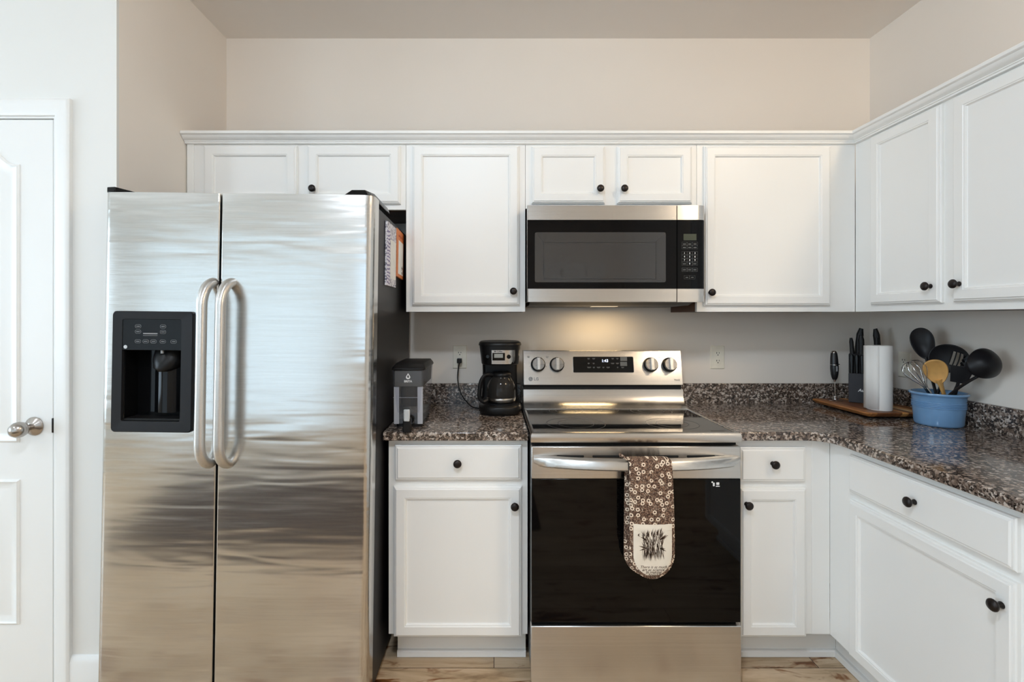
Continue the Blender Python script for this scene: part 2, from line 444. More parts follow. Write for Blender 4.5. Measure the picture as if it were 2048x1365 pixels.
# ------------------------------------------------------------------ doors
def passage_door(name, x0, x1, ztop, y, knob_side, face=-1):
    """two-panel arch-top door standing in the opening, front at y; face -1 looks towards -y"""
    root = bpy.data.objects.new(name, None); COL.objects.link(root); root['kind'] = 'structure'
    root.location = ((x0 + x1) / 2, y, 0); root.rotation_euler = (0, 0, 0 if face < 0 else R(180))
    w = (x1 - x0) / 2 - .004
    slab = MB().box(-w, w, 0.004, 0.038, 0.008, ztop - .004).build('slab', M['trim'], root, 0.002)
    i = 0.118
    def arch(inset, zb, zs, rise, flat):       # outline with a camel-back top
        xa, xb = -w + i + inset, w - i - inset
        pts = [(xa, zb + inset), (xb, zb + inset), (xb, zs - inset)]
        n = 28
        for k in range(1, n):
            t = k / n; x = xb + (xa - xb) * t
            e = min(max((0.5 - abs(t - 0.5) - 0.03) / 0.22, 0), 1)
            pts.append((x, zs - inset + rise * (3 * e * e - 2 * e ** 3)))
        pts.append((xa, zs - inset))
        return pts
    def pan(zb, zs, rise):
        # raised panel: moulding lip, sunken groove and raised field
        prof = [(0.0, 0.004), (0.0, 0.0015), (0.006, -0.0035), (0.012, 0.0005), (0.030, 0.0035), (0.034, 0.0035), (0.062, -0.0015), (0.066, -0.0015)]
        mb = MB(); mb.loft([[(p[0], dy, p[1]) for p in arch(ins, zb, zs, rise, 0)] for ins, dy in prof])
        return mb.build('panel', M['trim'], root, smooth=25)
    pan(0.90, 1.90, 0.080); pan(0.245, 0.765, 0.0)
    kx = (w - 0.066) * knob_side; kz = H - (853 - CY) * YP / F
    k = MB(); k.lathe([(0.0, 0.0), (0.033, 0.0), (0.0335, 0.003), (0.028, 0.008), (0.017, 0.013), (0.013, 0.017)], (kx, 0.004, kz), 32, (0, -1, 0))
    ks = k.build('knob', M['nickel'], root, smooth=50)
    e = MB(); e.lathe([(0.011, 0.012), (0.0105, 0.028), (0.016, 0.034), (0.024, 0.044), (0.0275, 0.056), (0.027, 0.066), (0.021, 0.078), (0.011, 0.085), (0.002, 0.087)], (kx, 0.004, kz), 32, (0, -1, 0))
    e.build('grip', M['nickel'], ks, smooth=60)
    return root
dr = passage_door('door_1', DX0, DX1, DZ, YP - .003, 1)
MB().box(DX1 - .007 - (DX0 + DX1) / 2, DX1 - (DX0 + DX1) / 2 - .0005, 0.001, 0.02, PZ(866, YP), PZ(837, YP)).build('latch_plate', M['bronze'], dr, 0.002)
def casing(name, x0, x1, ztop, y, s):          # moulded casing round an opening, s = -1 faces -y
    prof = [(0.0, 0.0), (0.0, 0.007), (0.006, 0.0105), (0.022, 0.0145), (0.036, 0.0165), (0.047, 0.019), (0.052, 0.0185), (0.058, 0.014), (0.058, 0.0)]
    rings = []
    for (x, z, ox, oz) in ((x0, 0, -1, 0), (x0, ztop, -1, 1), (x1, ztop, 1, 1), (x1, 0, 1, 0)):
        rings.append([(x + ox * o, y + s * h, z + oz * o) for o, h in prof])
    mb = MB(); mb.loft(rings)
    return struct(mb.build(name, M['trim'], smooth=35))
casing('trim_1', DX0 - .010, DX1 + .010, DZ + .008, YP, -1)
jb = MB().box(DX1, DX1 + .012, YP + .0, YP + .1, 0, DZ).box(DX0 - .012, DX0, YP, YP + .1, 0, DZ).box(DX0 - .012, DX1 + .012, YP, YP + .1, DZ, DZ + .012)
struct(jb.build('trim_2', M['trim'], smooth=0))
d2 = passage_door('door_2', D2[0], D2[1], D2[3], YF + .030, -1, 1)
for hx in (-0.16, 0.20):
    MB().tube([(hx, 0.03, D2[3] - .0), (hx, -0.004, D2[3]), (hx, -0.006, D2[3] - .09), (hx, -0.03, D2[3] - .10), (hx, -0.034, D2[3] - .07)], 0.007, 8).build('hook', M['black'], d2)
casing('trim_3', D2[0] - .01, D2[1] + .01, D2[3] + .02, YF, 1)
bb = [(0, 0), (0.013, 0), (0.013, 0.112), (0.010, 0.124), (0.005, 0.134), (0, 0.136)]
def baseboard(name, a, b, axis, at, s):
    if axis == 'x': r = [[(x, at + s * o, z) for o, z in bb] for x in (a, b)]
    else: r = [[(at + s * o, y, z) for o, z in bb] for y in (a, b)]
    return struct(MB().loft(r).build(name, M['trim'], smooth=30))
baseboard('baseboard_hall', DX1 + .062, XL, 'x', YP, -1)
baseboard('baseboard_left', YP - .013, YB, 'y', XL, 1)
baseboard('baseboard_front', D2[1] + .07, XR, 'x', YF, 1)

# ------------------------------------------------------------------ cabinets
DOOR = [(0, 0), (0, .0095), (.0035, .0115), (.0045, .0150), (.0085, .0162), (.0110, .0190), (.041, .0190), (.0430, .0170), (.0462, .0166), (.0485, .0098), (.0505, .0084), (.0505, .004)]
DRAW = [(0, 0), (0, .0095), (.0035, .0115), (.0045, .0148), (.0085, .0158), (.0125, .0190)]
def knob(u, z, parent, mat=None):
    # mushroom knob on a waisted stem
    k = MB(); k.lathe([(0.0085, 0.0), (0.0085, 0.002), (0.0055, 0.006), (0.0055, 0.012), (0.0125, 0.017), (0.0155, 0.021), (0.0155, 0.024), (0.012, 0.028), (0.004, 0.0295)], (u, -.019, z), 24, (0, -1, 0))
    return k.build('knob', mat or M['bronze'], parent, smooth=50)
def cab_door(root, x0, x1, z0, z1, kn=None, extra=0.0):
    pr = [(i + (extra if i > .03 else 0), h) for i, h in DOOR]
    d = MB().panel(x0, x1, z0, z1, pr + [(pr[-1][0], 0)], loop=True).build('door', M['cab'], root, smooth=20)
    q = .0505 + extra - .004
    MB().box(x0 + q, x1 - q, -.0084, -.004, z0 + q, z1 - q).build('panel', M['cab'], d, smooth=0)
    if kn: knob(kn[0], kn[1], d)
    return d
def cab_drawer(root, x0, x1, z0, z1, kn):
    d = MB().panel(x0, x1, z0, z1, DRAW).build('drawer', M['cab'], root, smooth=20)
    knob(kn[0], kn[1], d); return d
G = .0006
def cabinet(label, run, u0, u1, z0, z1, face, depth, doors=(), drawers=(), toe=False, group=None, upper=True):
    name = 'wall_cabinet' if upper else 'base_cabinet'
    if run == 'back': loc, rot = (u0, face, 0), (0, 0, 0)
    else: loc, rot = (face, -u0, 0), (0, 0, R(-90))
    zb = z0 if upper else 0
    root = thing(name, label, 'cabinet', (loc[0], loc[1], zb), rot, group)
    w = u1 - u0
    a, b = z0 - zb, z1 - zb
    MB().box(G, w - G, 0, .019, a, b).build('face_frame', M['cab'], root, 0.0008, 1)
    MB().box(G + .001, w - G - .001, .0191, depth, a + .001, b).build('carcass', M['rawwood'], root, smooth=0)
    for d in doors:
        cab_door(root, d[0] - u0, d[1] - u0, d[2] - zb, d[3] - zb, (d[4] - u0, d[5] - zb) if len(d) > 4 and d[4] is not None else None, d[6] if len(d) > 6 else 0)
    for d in drawers:
        cab_drawer(root, d[0] - u0, d[1] - u0, d[2] - zb, d[3] - zb, (d[4] - u0, d[5] - zb))
    if toe:
        k = MB().box(toe[0] - u0, toe[1] - u0, .080, .096, 0, a - .001)
        k.loft([[(x, .080 - o, z) for o, z in ((0, .002), (.012, .002), (.012, .022), (.009, .027), (0, .029))] for x in (toe[0] - u0, toe[1] - u0)])
        k.build('toe_kick', M['cab'], root, smooth=25)
    return root
YU, YBASE, XU, XBASE = 2.152, 1.864, 1.595, 1.283
DU = F / (YU - .019)                            # px per metre on the fronts of the wall cabinet doors
dx = lambda px: (px - CX) / DU
dz = lambda py: H - (py - CY) / DU
ZU0, ZU1 = 1.374, 2.130
KD = F / (YU - .045)
kx = lambda px: (px - CX) / KD
kz = lambda py: H - (py - CY) / KD
c1 = cabinet('long low wall cabinet with two doors directly above the fridge', 'back', -1.3565, -.3885, 1.825, ZU1, YU, .32,
        [(dx(405), dx(593), dz(407.5), dz(289.5)), (dx(613), dx(800.5), dz(407.5), dz(289.5), kx(622.7), kz(376))])
MB().box(.004, .034, -.006, 0, .003, ZU1 - 1.828).build('filler_strip', M['cab'], c1, .002)
cabinet('tall single-door wall cabinet between fridge and microwave', 'back', -.3885, .1385, ZU0, ZU1, YU, .32,
        [(dx(823.5), dx(1039.5), dz(611), dz(290), kx(1027), kz(582.5))])
cabinet('short two-door wall cabinet directly above the microwave', 'back', .1385, .8945, 1.830, ZU1, YU, .32,
        [(dx(1063.5), dx(1211), dz(406.5), dz(291.5), kx(1201.7), kz(376)), (dx(1235.5), dx(1385.5), dz(406.5), dz(291.5), kx(1250), kz(376))])
c4 = cabinet('tall single-door wall cabinet between microwave and room corner', 'back', .8945, XU, ZU0, ZU1, YU, .32,
        [(dx(1410), dx(1663.5), dz(612), dz(291), kx(1425.5), kz(585))])
cabinet('two-door wall cabinet on the side wall above the blue crock', 'right', -YU + .0006, -1.12, ZU0, ZU1, XU, .31,
        [(-2.050, -1.7265, 1.4015, 2.107, -1.760, 1.462), (-1.682, -1.360, 1.4015, 2.107, -1.652, 1.463)])
# base cabinets
DB = F / (YBASE - .019)
bx = lambda px: (px - CX) / DB
bz = lambda py: H - (py - CY) / DB
KB = F / (YBASE - .045)
ZB0, ZB1 = .138, .884
cabinet('white base cabinet between fridge and range', 'back', -.4035, .1290, ZB0, ZB1, YBASE, .60,
        [(bx(786.5), bx(1044), bz(1277), bz(975), (1029.8 - CX) / KB, H - (1015.8 - CY) / KB)],
        [(bx(789), bx(1043.5), bz(962.5), bz(891.5), (914.6 - CX) / KB, H - (929.6 - CY) / KB)], (-.384, .126), upper=False)
c7 = cabinet('narrow white base cabinet beside the range, next to the inner corner', 'back', .8945, XBASE, ZB0, ZB1, YBASE, .60,
        [(.933, bx(1615), bz(1277), bz(977.5), (1500 - CX) / KB, H - (1014 - CY) / KB)],
        [(.931, bx(1613.5), bz(965.5), bz(896), (1553 - CX) / KB, H - (931.8 - CY) / KB)], (.905, XBASE + .0795), upper=False)
MB().box(1.214 - .8945, XBASE - .8945 - .001, -.003, 0, .139, ZB1 - .001).build('filler_strip', M['cab'], c7, .001)
cabinet('wide white base cabinet under the side counter, nearest the inner corner', 'right', -YBASE + .0006, -1.135, ZB0, ZB1, XBASE, .60,
        [(-1.745, -1.186, .142, .700, -1.214, .632)], [(-1.745, -1.186, .727, .860, -1.465, .794)], (-YBASE - .0795, -1.136), upper=False)
cabinet('white base cabinet at the near end of the side counter', 'right', -1.134, -.55, ZB0, ZB1, XBASE, .60,
        [(-1.09, -.59, .142, .700, -.62, .632)], [(-1.09, -.59, .727, .860, -.84, .794)], (-1.134, -.55), upper=False)
cabinet('two-door wall cabinet at the near end of the side wall run', 'right', -1.1194, -.45, ZU0, ZU1, XU, .31,
        [(-1.085, -.80, 1.4015, 2.107, -.83, 1.462), (-.77, -.485, 1.4015, 2.107, -.74, 1.462)])
# crown moulding, mitred round the inner corner
cp = [(0, 2.1305), (-.02, 2.1305), (-.02, 2.158), (.046, 2.158), (.048, 2.155), (.048, 2.146), (.044, 2.143), (.040, 2.142), (.036, 2.135), (.030, 2.129), (.021, 2.1255), (.019, 2.124), (.019, 2.1205), (.015, 2.1195), (.0145, 2.1135), (.011, 2.1125), (.0, 2.1125)]
cr = MB()
cr.loft([[(-1.356, YU - o, z) for o, z in cp], [(XU - o, YU - o, z) for o, z in cp], [(XU - o, .45, z) for o, z in cp]])
tag(cr.build('crown_moulding', M['cab'], smooth=28), 'white crown moulding along the top of the wall cabinets', 'moulding')

# ------------------------------------------------------------------ counters
ZT, TH, YC, XC = .918, .033, 1.830, 1.247
ct = MB().box(-.4185, .1300, YC, YB - .0205, ZT - TH, ZT).build('countertop', M['granite'], bevel=.005, seg=3)
tag(ct, 'short speckled brown granite countertop between fridge and range', 'countertop')
r = .075
poly = [(.8935, YB - .0205), (.8935, YC)]
for k in range(9):
    a = R(90 - 90 * k / 8)
    poly.append((XC - r + r * math.cos(a), YC - r + r * math.sin(a)))
poly += [(XC, .545), (XR - .0205, .545), (XR - .0205, YB - .0205)]
ct2 = MB().prism(poly, ZT - TH, ZT, 'xy').build('countertop', M['granite'], bevel=.005, seg=3)
tag(ct2, 'L-shaped speckled brown granite countertop carrying the blue crock', 'countertop')
tag(MB().box(-.4185, .1375, YB - .020, YB - .0005, ZT - TH, 1.0165).build('backsplash', M['granite'], bevel=.003), 'low granite upstand behind the coffee maker', 'backsplash')
tag(MB().box(.8860, XR - .0205, YB - .020, YB - .0005, ZT - TH, 1.0165).build('backsplash', M['granite'], bevel=.003), 'low granite upstand below the outlet beside the range', 'backsplash')
tag(MB().box(XR - .020, XR - .0005, .545, YB - .0005, ZT - TH, 1.0165).build('backsplash', M['granite'], bevel=.003), 'low granite upstand on the side wall behind the crock', 'backsplash')

# ------------------------------------------------------------------ refrigerator
fr = thing('refrigerator', 'stainless steel side-by-side refrigerator with black water dispenser', 'refrigerator', (-.8775, 1.623, .004), (-.0093, .01168, 0))
MB().box(-.446, .4445, .085, .775, .02, 1.745).build('cabinet_body', M['fridgeside'], fr, .006)
def fdoor(x0, x1, rl, rr_):
    pts = []
    n = 8
    for k in range(n + 1):
        a = R(180 + 90 * k / n); pts.append((x0 + rl + rl * math.cos(a), rl + rl * math.sin(a)))
    for k in range(1, 12):
        t = k / 12; pts.append((x0 + rl + (x1 - x0 - rl - rr_) * t, -.005 * math.sin(math.pi * t)))
    for k in range(n + 1):
        a = R(270 + 90 * k / n); pts.append((x1 - rr_ + rr_ * math.cos(a), rr_ + rr_ * math.sin(a)))
    pts += [(x1, .072), (x0, .072)]
    return pts
fd = MB().prism(fdoor(-.4535, -.0645, .022, .006), .085, 1.762, 'xy').build('door', M['steelfridge'], fr, smooth=30)
fd['label'] = 'narrow freezer door with dispenser'
BX, BZ0, BZ1 = -.2725, .960, 1.3625            # dispenser centre and extent
RX0, RX1, RZ0, RZ1 = -.3745, -.178, .996, 1.336
cut(fd, MB().box(RX0, RX1, -.05, .064, RZ0, RZ1).build('cutter', None, fr, smooth=0))
fd.data.materials.clear(); fd.data.materials.append(M['steelfridge'])
fd2 = MB().prism(fdoor(-.0585, .4535, .006, .030), .085, 1.762, 'xy').build('door', M['steelfridge'], fr, smooth=30)
def dhandle(x, parent):
    pts = []
    z0, z1, d = .856, 1.462, .064
    for k in range(9):
        a = R(90 * k / 8); pts.append((x, .006 - (d + .006) * math.sin(a), z0 + .080 - .080 * math.cos(a)))
    for k in range(9):
        a = R(90 - 90 * k / 8); pts.append((x, .006 - (d + .006) * math.sin(a), z1 - .080 + .080 * math.cos(a)))
    h = MB().tube(pts, .0165, 16).build('handle', M['steelsoft'], parent, smooth=60)
    return h
dhandle(-.081, fd); dhandle(-.020, fd2)
ds = MB()                                      # bezel ring round the dispenser opening
out = rrect(BX - .134, BX + .134, BZ0, BZ1, .012); inn = rrect(RX0, RX1, RZ0, RZ1, .006)
ds.loft([[(x, .001, z) for x, z in out], [(x, -.012, z) for x, z in out],
         [(x * .985 + BX * .015, -.016, z * .985 + 1.16 * .015) for x, z in out], [(x, -.013, z) for x, z in inn], [(x, .001, z) for x, z in inn]], loop=True)
dsp = ds.build('dispenser', M['blackmatte'], fd, smooth=25)
MB().box(RX0, RX1, -.0115, .03, 1.2325, RZ1).build('control_panel', M['blackgloss'], dsp, .001)
dc = MB()                                      # dark cavity
dc.box(RX0, RX1, .058, .0635, RZ0, 1.2325).box(RX0, RX0 + .004, .0, .058, RZ0, 1.2325).box(RX1 - .004, RX1, .0, .058, RZ0, 1.2325)
dc.build('recess', M['blackgloss'], dsp, smooth=0)
bp = MB(); bp.lathe([(.055, 0), (.055, .17)], (-.252, .068, 1.02), 24); bp.build('back_column', M['blackgloss'], dsp)
MB().box(RX0, RX1, -.004, .058, RZ0, RZ0 + .008).build('drip_tray', M['black'], dsp, .002)
pd = MB()
pd.loft([[(-.252 + w * math.cos(R(a)), .04 - .05 * math.sin(R(a)) * s, z) for a in range(0, 181, 15)] for z, w, s in ((1.232, .046, .5), (1.20, .050, .8), (1.172, .042, 1.0), (1.160, .022, .9))])
pd.build('chute', M['black'], dsp, smooth=60)
MB().tube([(-.246, -.004, 1.232), (-.246, -.004, 1.222)], .005, 10).build('nozzle', M['grey'], dsp)
mk = MB()
def ringmark(mb, cx, cz, w, h, y, t=.0008):
    o = rrect(cx - w / 2, cx + w / 2, cz - h / 2, cz + h / 2, min(w, h) * .45, 4); i_ = rrect(cx - w / 2 + t, cx + w / 2 - t, cz - h / 2 + t, cz + h / 2 - t, min(w, h) * .45 - t, 4)
    mb.loft([[(x, y, z) for x, z in o], [(x, y - .0003, z) for x, z in o], [(x, y - .0003, z) for x, z in i_], [(x, y, z) for x, z in i_]], loop=True)
for cx, cz in ((-.323, 1.312), (-.240, 1.312), (-.323, 1.294), (-.240, 1.294), (-.323, 1.262), (-.297, 1.262), (-.271, 1.262), (-.240, 1.262), (-.204, 1.262)):
    ringmark(mk, cx, cz, .020, .012, -.0115); mk.box(cx - .006, cx + .006, -.0118, -.0115, cz - .001, cz + .001)
mk.box(-.306, -.258, -.0118, -.0115, 1.286, 1.290).box(-.306, -.258, -.0118, -.0115, 1.281, 1.282)
mk.build('button_marks', M['grey'], dsp, smooth=0)
lg = MB(); lg.lathe([(.006, 0), (.006, .0006)], (-.364, -.0115, 1.243), 20, (0, -1, 0)); lg.build('badge', M['leverg'], dsp)
for x0, x1 in ((-.452, -.36), (.372, .430)):
    hg = MB()
    if x0 < 0: hg.prism([(x0, -.0 + .008), (x0 + .03, .004), (x1, .20), (x1 - .03, .24), (x0, .05)], 1.7625, 1.782, 'xy')
    else: hg.loft([[(x, y, z) for x, y in pts] for z, pts in ((1.763, [(.345, .012), (.43, .010), (.444, .06), (.444, .30), (.40, .30)]), (1.785, [(.372, .020), (.418, .018), (.438, .07), (.438, .28), (.41, .28)]))])
    hg.build('hinge_cover', M['blackgloss'], fr, .003)
MB().box(-.44, .44, .05, .084, .01, .08).build('grille', M['black'], fr, .004)

# note pads hanging on the fridge side by magnets
def pad(name, label, y0, y1, z0, z1, mats, tilt=0):
    X0 = -.8775 + .4445 + .01168 * (z0 + z1) / 2 + .0012
    root = thing(name, label, 'notepad', (X0, (y0 + y1) / 2, (z0 + z1) / 2), (R(tilt), .01168, 0), None)
    w, h = (y1 - y0) / 2, (z1 - z0) / 2
    MB().box(0, .008, -w, w, -h, h).build('cover', mats[0], root, .0008)
    return root, w, h
t = NT('scribble_paper'); n_ = t.noise(t.co((1, 1.0, 1.0)), 70, 4, 0.6, 1.5)
t.base(t.ramp(n_, [(0.42, lin(110, 108, 128)), (0.48, lin(214, 212, 222)), (0.6, lin(232, 231, 236))])); t.set(Roughness=.7); M['scrib'] = t.m
t = NT('lavender_border'); wv = t.n('ShaderNodeTexWave', wave_type='BANDS', bands_direction='Z'); wv.inputs['Scale'].default_value = 22; wv.inputs['Distortion'].default_value = 6
t.l(t.co(), wv.inputs['Vector']); t.base(t.ramp(wv.outputs['Fac'], [(0.2, lin(120, 112, 158)), (0.45, lin(222, 220, 232))])); t.set(Roughness=.7); M['lav'] = t.m
M['paper'] = plain('note_paper', lin(236, 236, 232), .7)
M['orange'] = plain('orange_card', lin(206, 122, 68), .6, var=.08, vs=60)
p1, w, h = pad('notepad', 'white note pad with scribbled header and lavender edge on the fridge side', 1.848, 2.018, 1.472, 1.717, (M['scrib'],))
MB().box(.0081, .0086, -w + .062, w - .006, -h + .03, h - .062).build('blank_sheet', M['paper'], p1, smooth=0)
MB().box(.0081, .0088, -w, -w + .048, -h, h - .03).build('patterned_edge', M['lav'], p1, smooth=0)
p2, w, h = pad('notepad', 'orange note pad with a narrow white sheet on the fridge side', 2.035, 2.185, 1.520, 1.722, (M['orange'],), -2)
MB().box(.0081, .0086, -w + .03, w - .016, -h + .014, h - .045).build('blank_sheet', M['paper'], p2, smooth=0)
db = MB()
for k in range(7):
    a = k * .9; db.tube([(.0088, w - .04 + .012 * math.cos(a), -h + .03 + .012 * math.sin(a)), (.0088, w - .04 + .012 * math.cos(a + .7), -h + .04 + .014 * math.sin(a + .7))], .0012, 5)
db.build('doodle', M['brownprint'], p2)
db = MB()
for k in range(5): db.box(.0081, .0086, -w + .03 + k * .018, -w + .042 + k * .018, h - .032 + .004 * (k % 2), h - .022)
db.build('header_print', plain('red_print', lin(170, 70, 40), .6), p2)

# ------------------------------------------------------------------ range
RC = .5115
rg = thing('kitchen_range', 'stainless steel electric range with black glass oven door', 'range', (RC, 1.75, 0))
RL = lambda px, D: PX(px, D) - RC
RZ = PZ
hwid = .3775
YO = 1.75                                      # local y = world y - YO
MB().box(-hwid + .002, hwid - .002, .035, .70, .04, .892).build('body', M['black'], rg, .003)
ctf = MB()                                     # cooktop frame: rim with a sunken opening
a = [(-hwid - .001, 0.0), (hwid + .001, 0.0), (hwid + .001, .655), (-hwid - .001, .655)]
zt, zb = .9335, .8960
def ins(q, d, f=None): return [(q[0][0] + d, q[0][1] + (f or d)), (q[1][0] - d, q[1][1] + (f or d)), (q[2][0] - d, q[2][1] - .002), (q[3][0] + d, q[3][1] - .002)]
ctf.loft([[(x, y, z) for x, y in q] for q, z in ((ins(a, .006, .020), zb), (ins(a, .0, .004), zb + .003), (a, zb + .012), (a, zt - .010), (ins(a, .002, .003), zt - .003), (ins(a, .005, .008), zt), (ins(a, .013, .022), zt), (ins(a, .014, .023), zt - .003), (ins(a, .014, .023), zb))], loop=True)
ctf.build('cooktop_rim', M['steel'], rg, smooth=35)
ck = MB().box(-hwid + .0135, hwid - .0135, .0235, .652, zb + .01, zt - .0025).build('cooktop', M['cookglass'], rg, smooth=0)
for cx, cy, rr in ((-.19, .17, .115), (.19, .17, .10), (-.19, .43, .075), (.19, .43, .09), (0, .45, .05)):
    q = MB(); n = 48
    for r_ in (rr, rr * .62):
        q.loft([[(cx + d * math.cos(2 * math.pi * k / n), cy + d * math.sin(2 * math.pi * k / n), z) for k in range(n)] for d, z in ((r_, zt - .0025), (r_, zt - .0022), (r_ - .0018, zt - .0022), (r_ - .0018, zt - .0025))], loop=True)
    q.build('burner_ring', M['ring'], ck, smooth=0)
# back riser and control console
bg = hwid - .004
ri = MB(); rp = [(.470, .934), (.486, .937), (.500, .942), (.514, .952), (.524, .966), (.530, .985), (.532, 1.012), (.640, 1.012), (.640, .90), (.470, .90)]
ri.loft([[(x, y, z) for y, z in rp] for x in (-bg, bg)]).build('riser', M['steel'], rg, smooth=50)
MB().box(-bg + .004, bg - .004, .545, .64, 1.0125, 1.036).build('vent_gap', M['gap'], rg, smooth=0)
cq = [(.5300, 1.0350), (.5310, 1.0335), (.660, 1.0335), (.660, 1.188), (.572, 1.1935), (.563, 1.1925), (.5600, 1.1885)]
co_ = MB().loft([[(x, y, z) for y, z in cq] for x in (-bg + .002, bg - .002)]).build('console', M['steel'], rg, smooth=30)
tilt = math.atan2(.030, .1535)
face = lambda z: .530 + (z - 1.035) * .030 / .1535
def on_console(mb, px, py):                    # frame on the tilted console face
    D = YO + .545; 
    for _ in range(4):
        z = PZ(py, D); D = YO + face(z)
    return Vector((PX(px, D) - RC, face(z), z))
CM = lambda v: Matrix.Translation(v) @ Matrix.Rotation(-tilt, 4, 'X')
v0 = on_console(None, 1146.8, 745.5); v1 = on_console(None, 1266, 714)
vc = (v0 + v1) / 2; dw, dh = (v1.x - v0.x) / 2, (v1.z - v0.z) / 2 / math.cos(tilt)
m_ = MB(); m_.M = CM(vc); m_.prism(rrect(-dw, dw, -dh, dh, .004), -.0025, .004); dp = m_.build('display', M['blackgloss'], co_)
def con_text(nm, s, px, py, size, mat, parent, dy=-.003, **k):
    v = on_console(None, px, py)
    mt = CM(v) @ Matrix.Translation((0, dy, 0)) @ Matrix.Rotation(R(90), 4, 'X')
    o = text(nm, s, size, mat, parent, (0, 0, 0), (0, 0, 0), **k); o.matrix_local = mt; return o
con_text('clock_digits', '1:43', 1209.5, 722.5, .019, M['clock'], dp)
mm = MB()
for px, py, w_ in ((1177, 718, 5), (1187, 718, 6), (1177, 727.5, 4), (1187, 727.5, 4), (1178, 735.5, 8), (1187.5, 735.5, 4), (1197, 735.5, 7), (1206.5, 735.5, 4), (1216, 735.5, 7), (1225, 718, 5), (1234.5, 718, 5), (1225, 727.5, 7), (1234.5, 727.5, 6), (1235, 735.5, 3), (1245, 735.5, 6)):
    mm.M = CM(on_console(None, px, py)); k = w_ / 424 / 2
    mm.box(-k, k, -.0029, -.0025, .0006, .0026).box(-k * .7, k * .7, -.0029, -.0025, -.0030, -.0012)
mm.build('button_marks', M['dimprint'], dp, smooth=0)
mm = MB()
for py in (718.5, 728.5):
    mm.M = CM(on_console(None, 1247, py)); mm.box(-.016, .016, -.0028, -.0025, -.0095, .0095)
mm.build('start_keys', M['dimprint'], dp, smooth=0)
for px, py in ((1076, 729.5), (1113.5, 730), (1300.5, 730), (1338, 730)):
    v = on_console(None, px, py); 
    kb = MB(); kb.M = CM(v)
    kb.lathe([(.0345, 0), (.0345, .006), (.0335, .014), (.0305, .017)], (0, 0, 0), 36, (0, -1, 0))
    kr = kb.build('knob', M['black'], co_, smooth=40)
    ka = MB(); ka.M = CM(v); ka.lathe([(.0290, .010), (.0285, .026), (.0270, .029), (.0, .029)], (0, 0, 0), 36, (0, -1, 0)); ka.build('knob_cap', M['steeldark'], kr, smooth=40)
    kg = MB(); kg.M = CM(v); kg.box(-.0078, .0078, -.042, -.028, -.0275, .0285); kg.build('grip', M['steelsoft'], kr, .002)
for px, py in ((1076, 729.5), (1113.5, 730), (1300.5, 730), (1338, 730)):
    mm = MB()
    for a in range(-130, 131, 26):
        mm.M = CM(on_console(None, px, py)) @ Matrix.Rotation(R(a), 4, 'Y'); mm.box(-.0011, .0011, -.0003, 0, .0385, .0405)
    mm.M = CM(on_console(None, px + (-19 if px < 1200 else 18), py - 15)); mm.box(-.006, .006, -.0003, 0, .0025, .0045).box(-.005, .005, -.0003, 0, -.003, .000)
    mm.build('dial_marks', M['grey'], co_, smooth=0)
v = on_console(None, 1061.3, 758.5)
mm = MB(); mm.M = CM(v); mm.lathe([(.0098, 0), (.0098, .0005)], (0, 0, 0), 28, (0, -1, 0)); bd = mm.build('badge', M['grey'], co_)
mm = MB(); mm.M = CM(v); mm.box(-.0012, .0002, -.0009, -.0005, -.004, .005).box(.0002, .0036, -.0009, -.0005, -.004, -.0026)
for k in range(14):
    a, b = R(20 - k * 22), R(20 - (k + 1) * 22); 
    mm.tube([(.0068 * math.cos(a), -.0007, .0068 * math.sin(a)), (.0068 * math.cos(b), -.0007, .0068 * math.sin(b))], .0004, 4)
mm.build('badge_lines', M['leverg'], bd)
con_text('maker_name', 'LG', 1072.5, 758.7, .0185, M['grey'], co_, -.0004, bold=.0004)
con_text('feature_name', 'ThinQ', 1354, 760.5, .0105, M['darkprint'], co_, -.0004)
# oven door
od = MB(); od.box(-hwid + .001, hwid - .001, .004, .036, .768, .8845)
odr = od.build('oven_door', M['steel'], rg, .003)
MB().box(-hwid + .001, hwid - .001, .005, .036, .250, .7675).build('door_glass', M['ovenglass'], odr, .002)
sl = MB()
for a, b in ((1113, 1168), (1185, 1239), (1269, 1357), (1374, 1430)):
    sl.prism(rrect(RL(a, 1.753), RL(b, 1.753), RZ(916, 1.753), RZ(911.5, 1.753), .003), .0032, .006)
sl.build('vent_slots', M['gap'], odr, smooth=0)
hd = MB(); rings = []
for k in range(33):
    t_ = -1 + 2 * k / 32; x = t_ * (hwid - .008)
    b_ = .064 * (1 - abs(t_) ** 2.4)
    zt_, zb_ = .851 + .002 * (1 - t_ * t_), .814 + .002 * (1 - t_ * t_)
    if abs(t_) > .93: zb_ += (abs(t_) - .93) * .20
    th = .020
    rings.append([(x, .005 - b_ - .008 + .004, zb_), (x, .005 - b_ - .012, zb_ + .006), (x, .005 - b_ - .012, zt_ - .006), (x, .005 - b_ - .006, zt_), (x, min(.004, .005 - b_ + th), zt_), (x, min(.004, .005 - b_ + th), zb_)])
hd.loft(rings).build('handle', M['steelsoft'], odr, smooth=50)
mm = MB()
for px, py, w_, h_ in ((1424.5, 965, 3, 3), (1427.5, 969.5, 3.5, 7), (1435.5, 968, 6, 5), (1435.5, 973.2, 8, 1.6)):
    mm.prism(rrect(RL(px - w_ / 2, 1.755), RL(px + w_ / 2, 1.755), RZ(py + h_ / 2, 1.755), RZ(py - h_ / 2, 1.755), .0012, 3), .0046, .0052)
mm.build('sticker_marks', M['white'], odr, smooth=0)
MB().box(-hwid - .001, hwid + .001, .003, .036, .016, .238).build('drawer', M['steel'], rg, .003)
MB().box(-hwid + .01, hwid - .01, .06, .6, .0, .045).build('plinth', M['black'], rg)

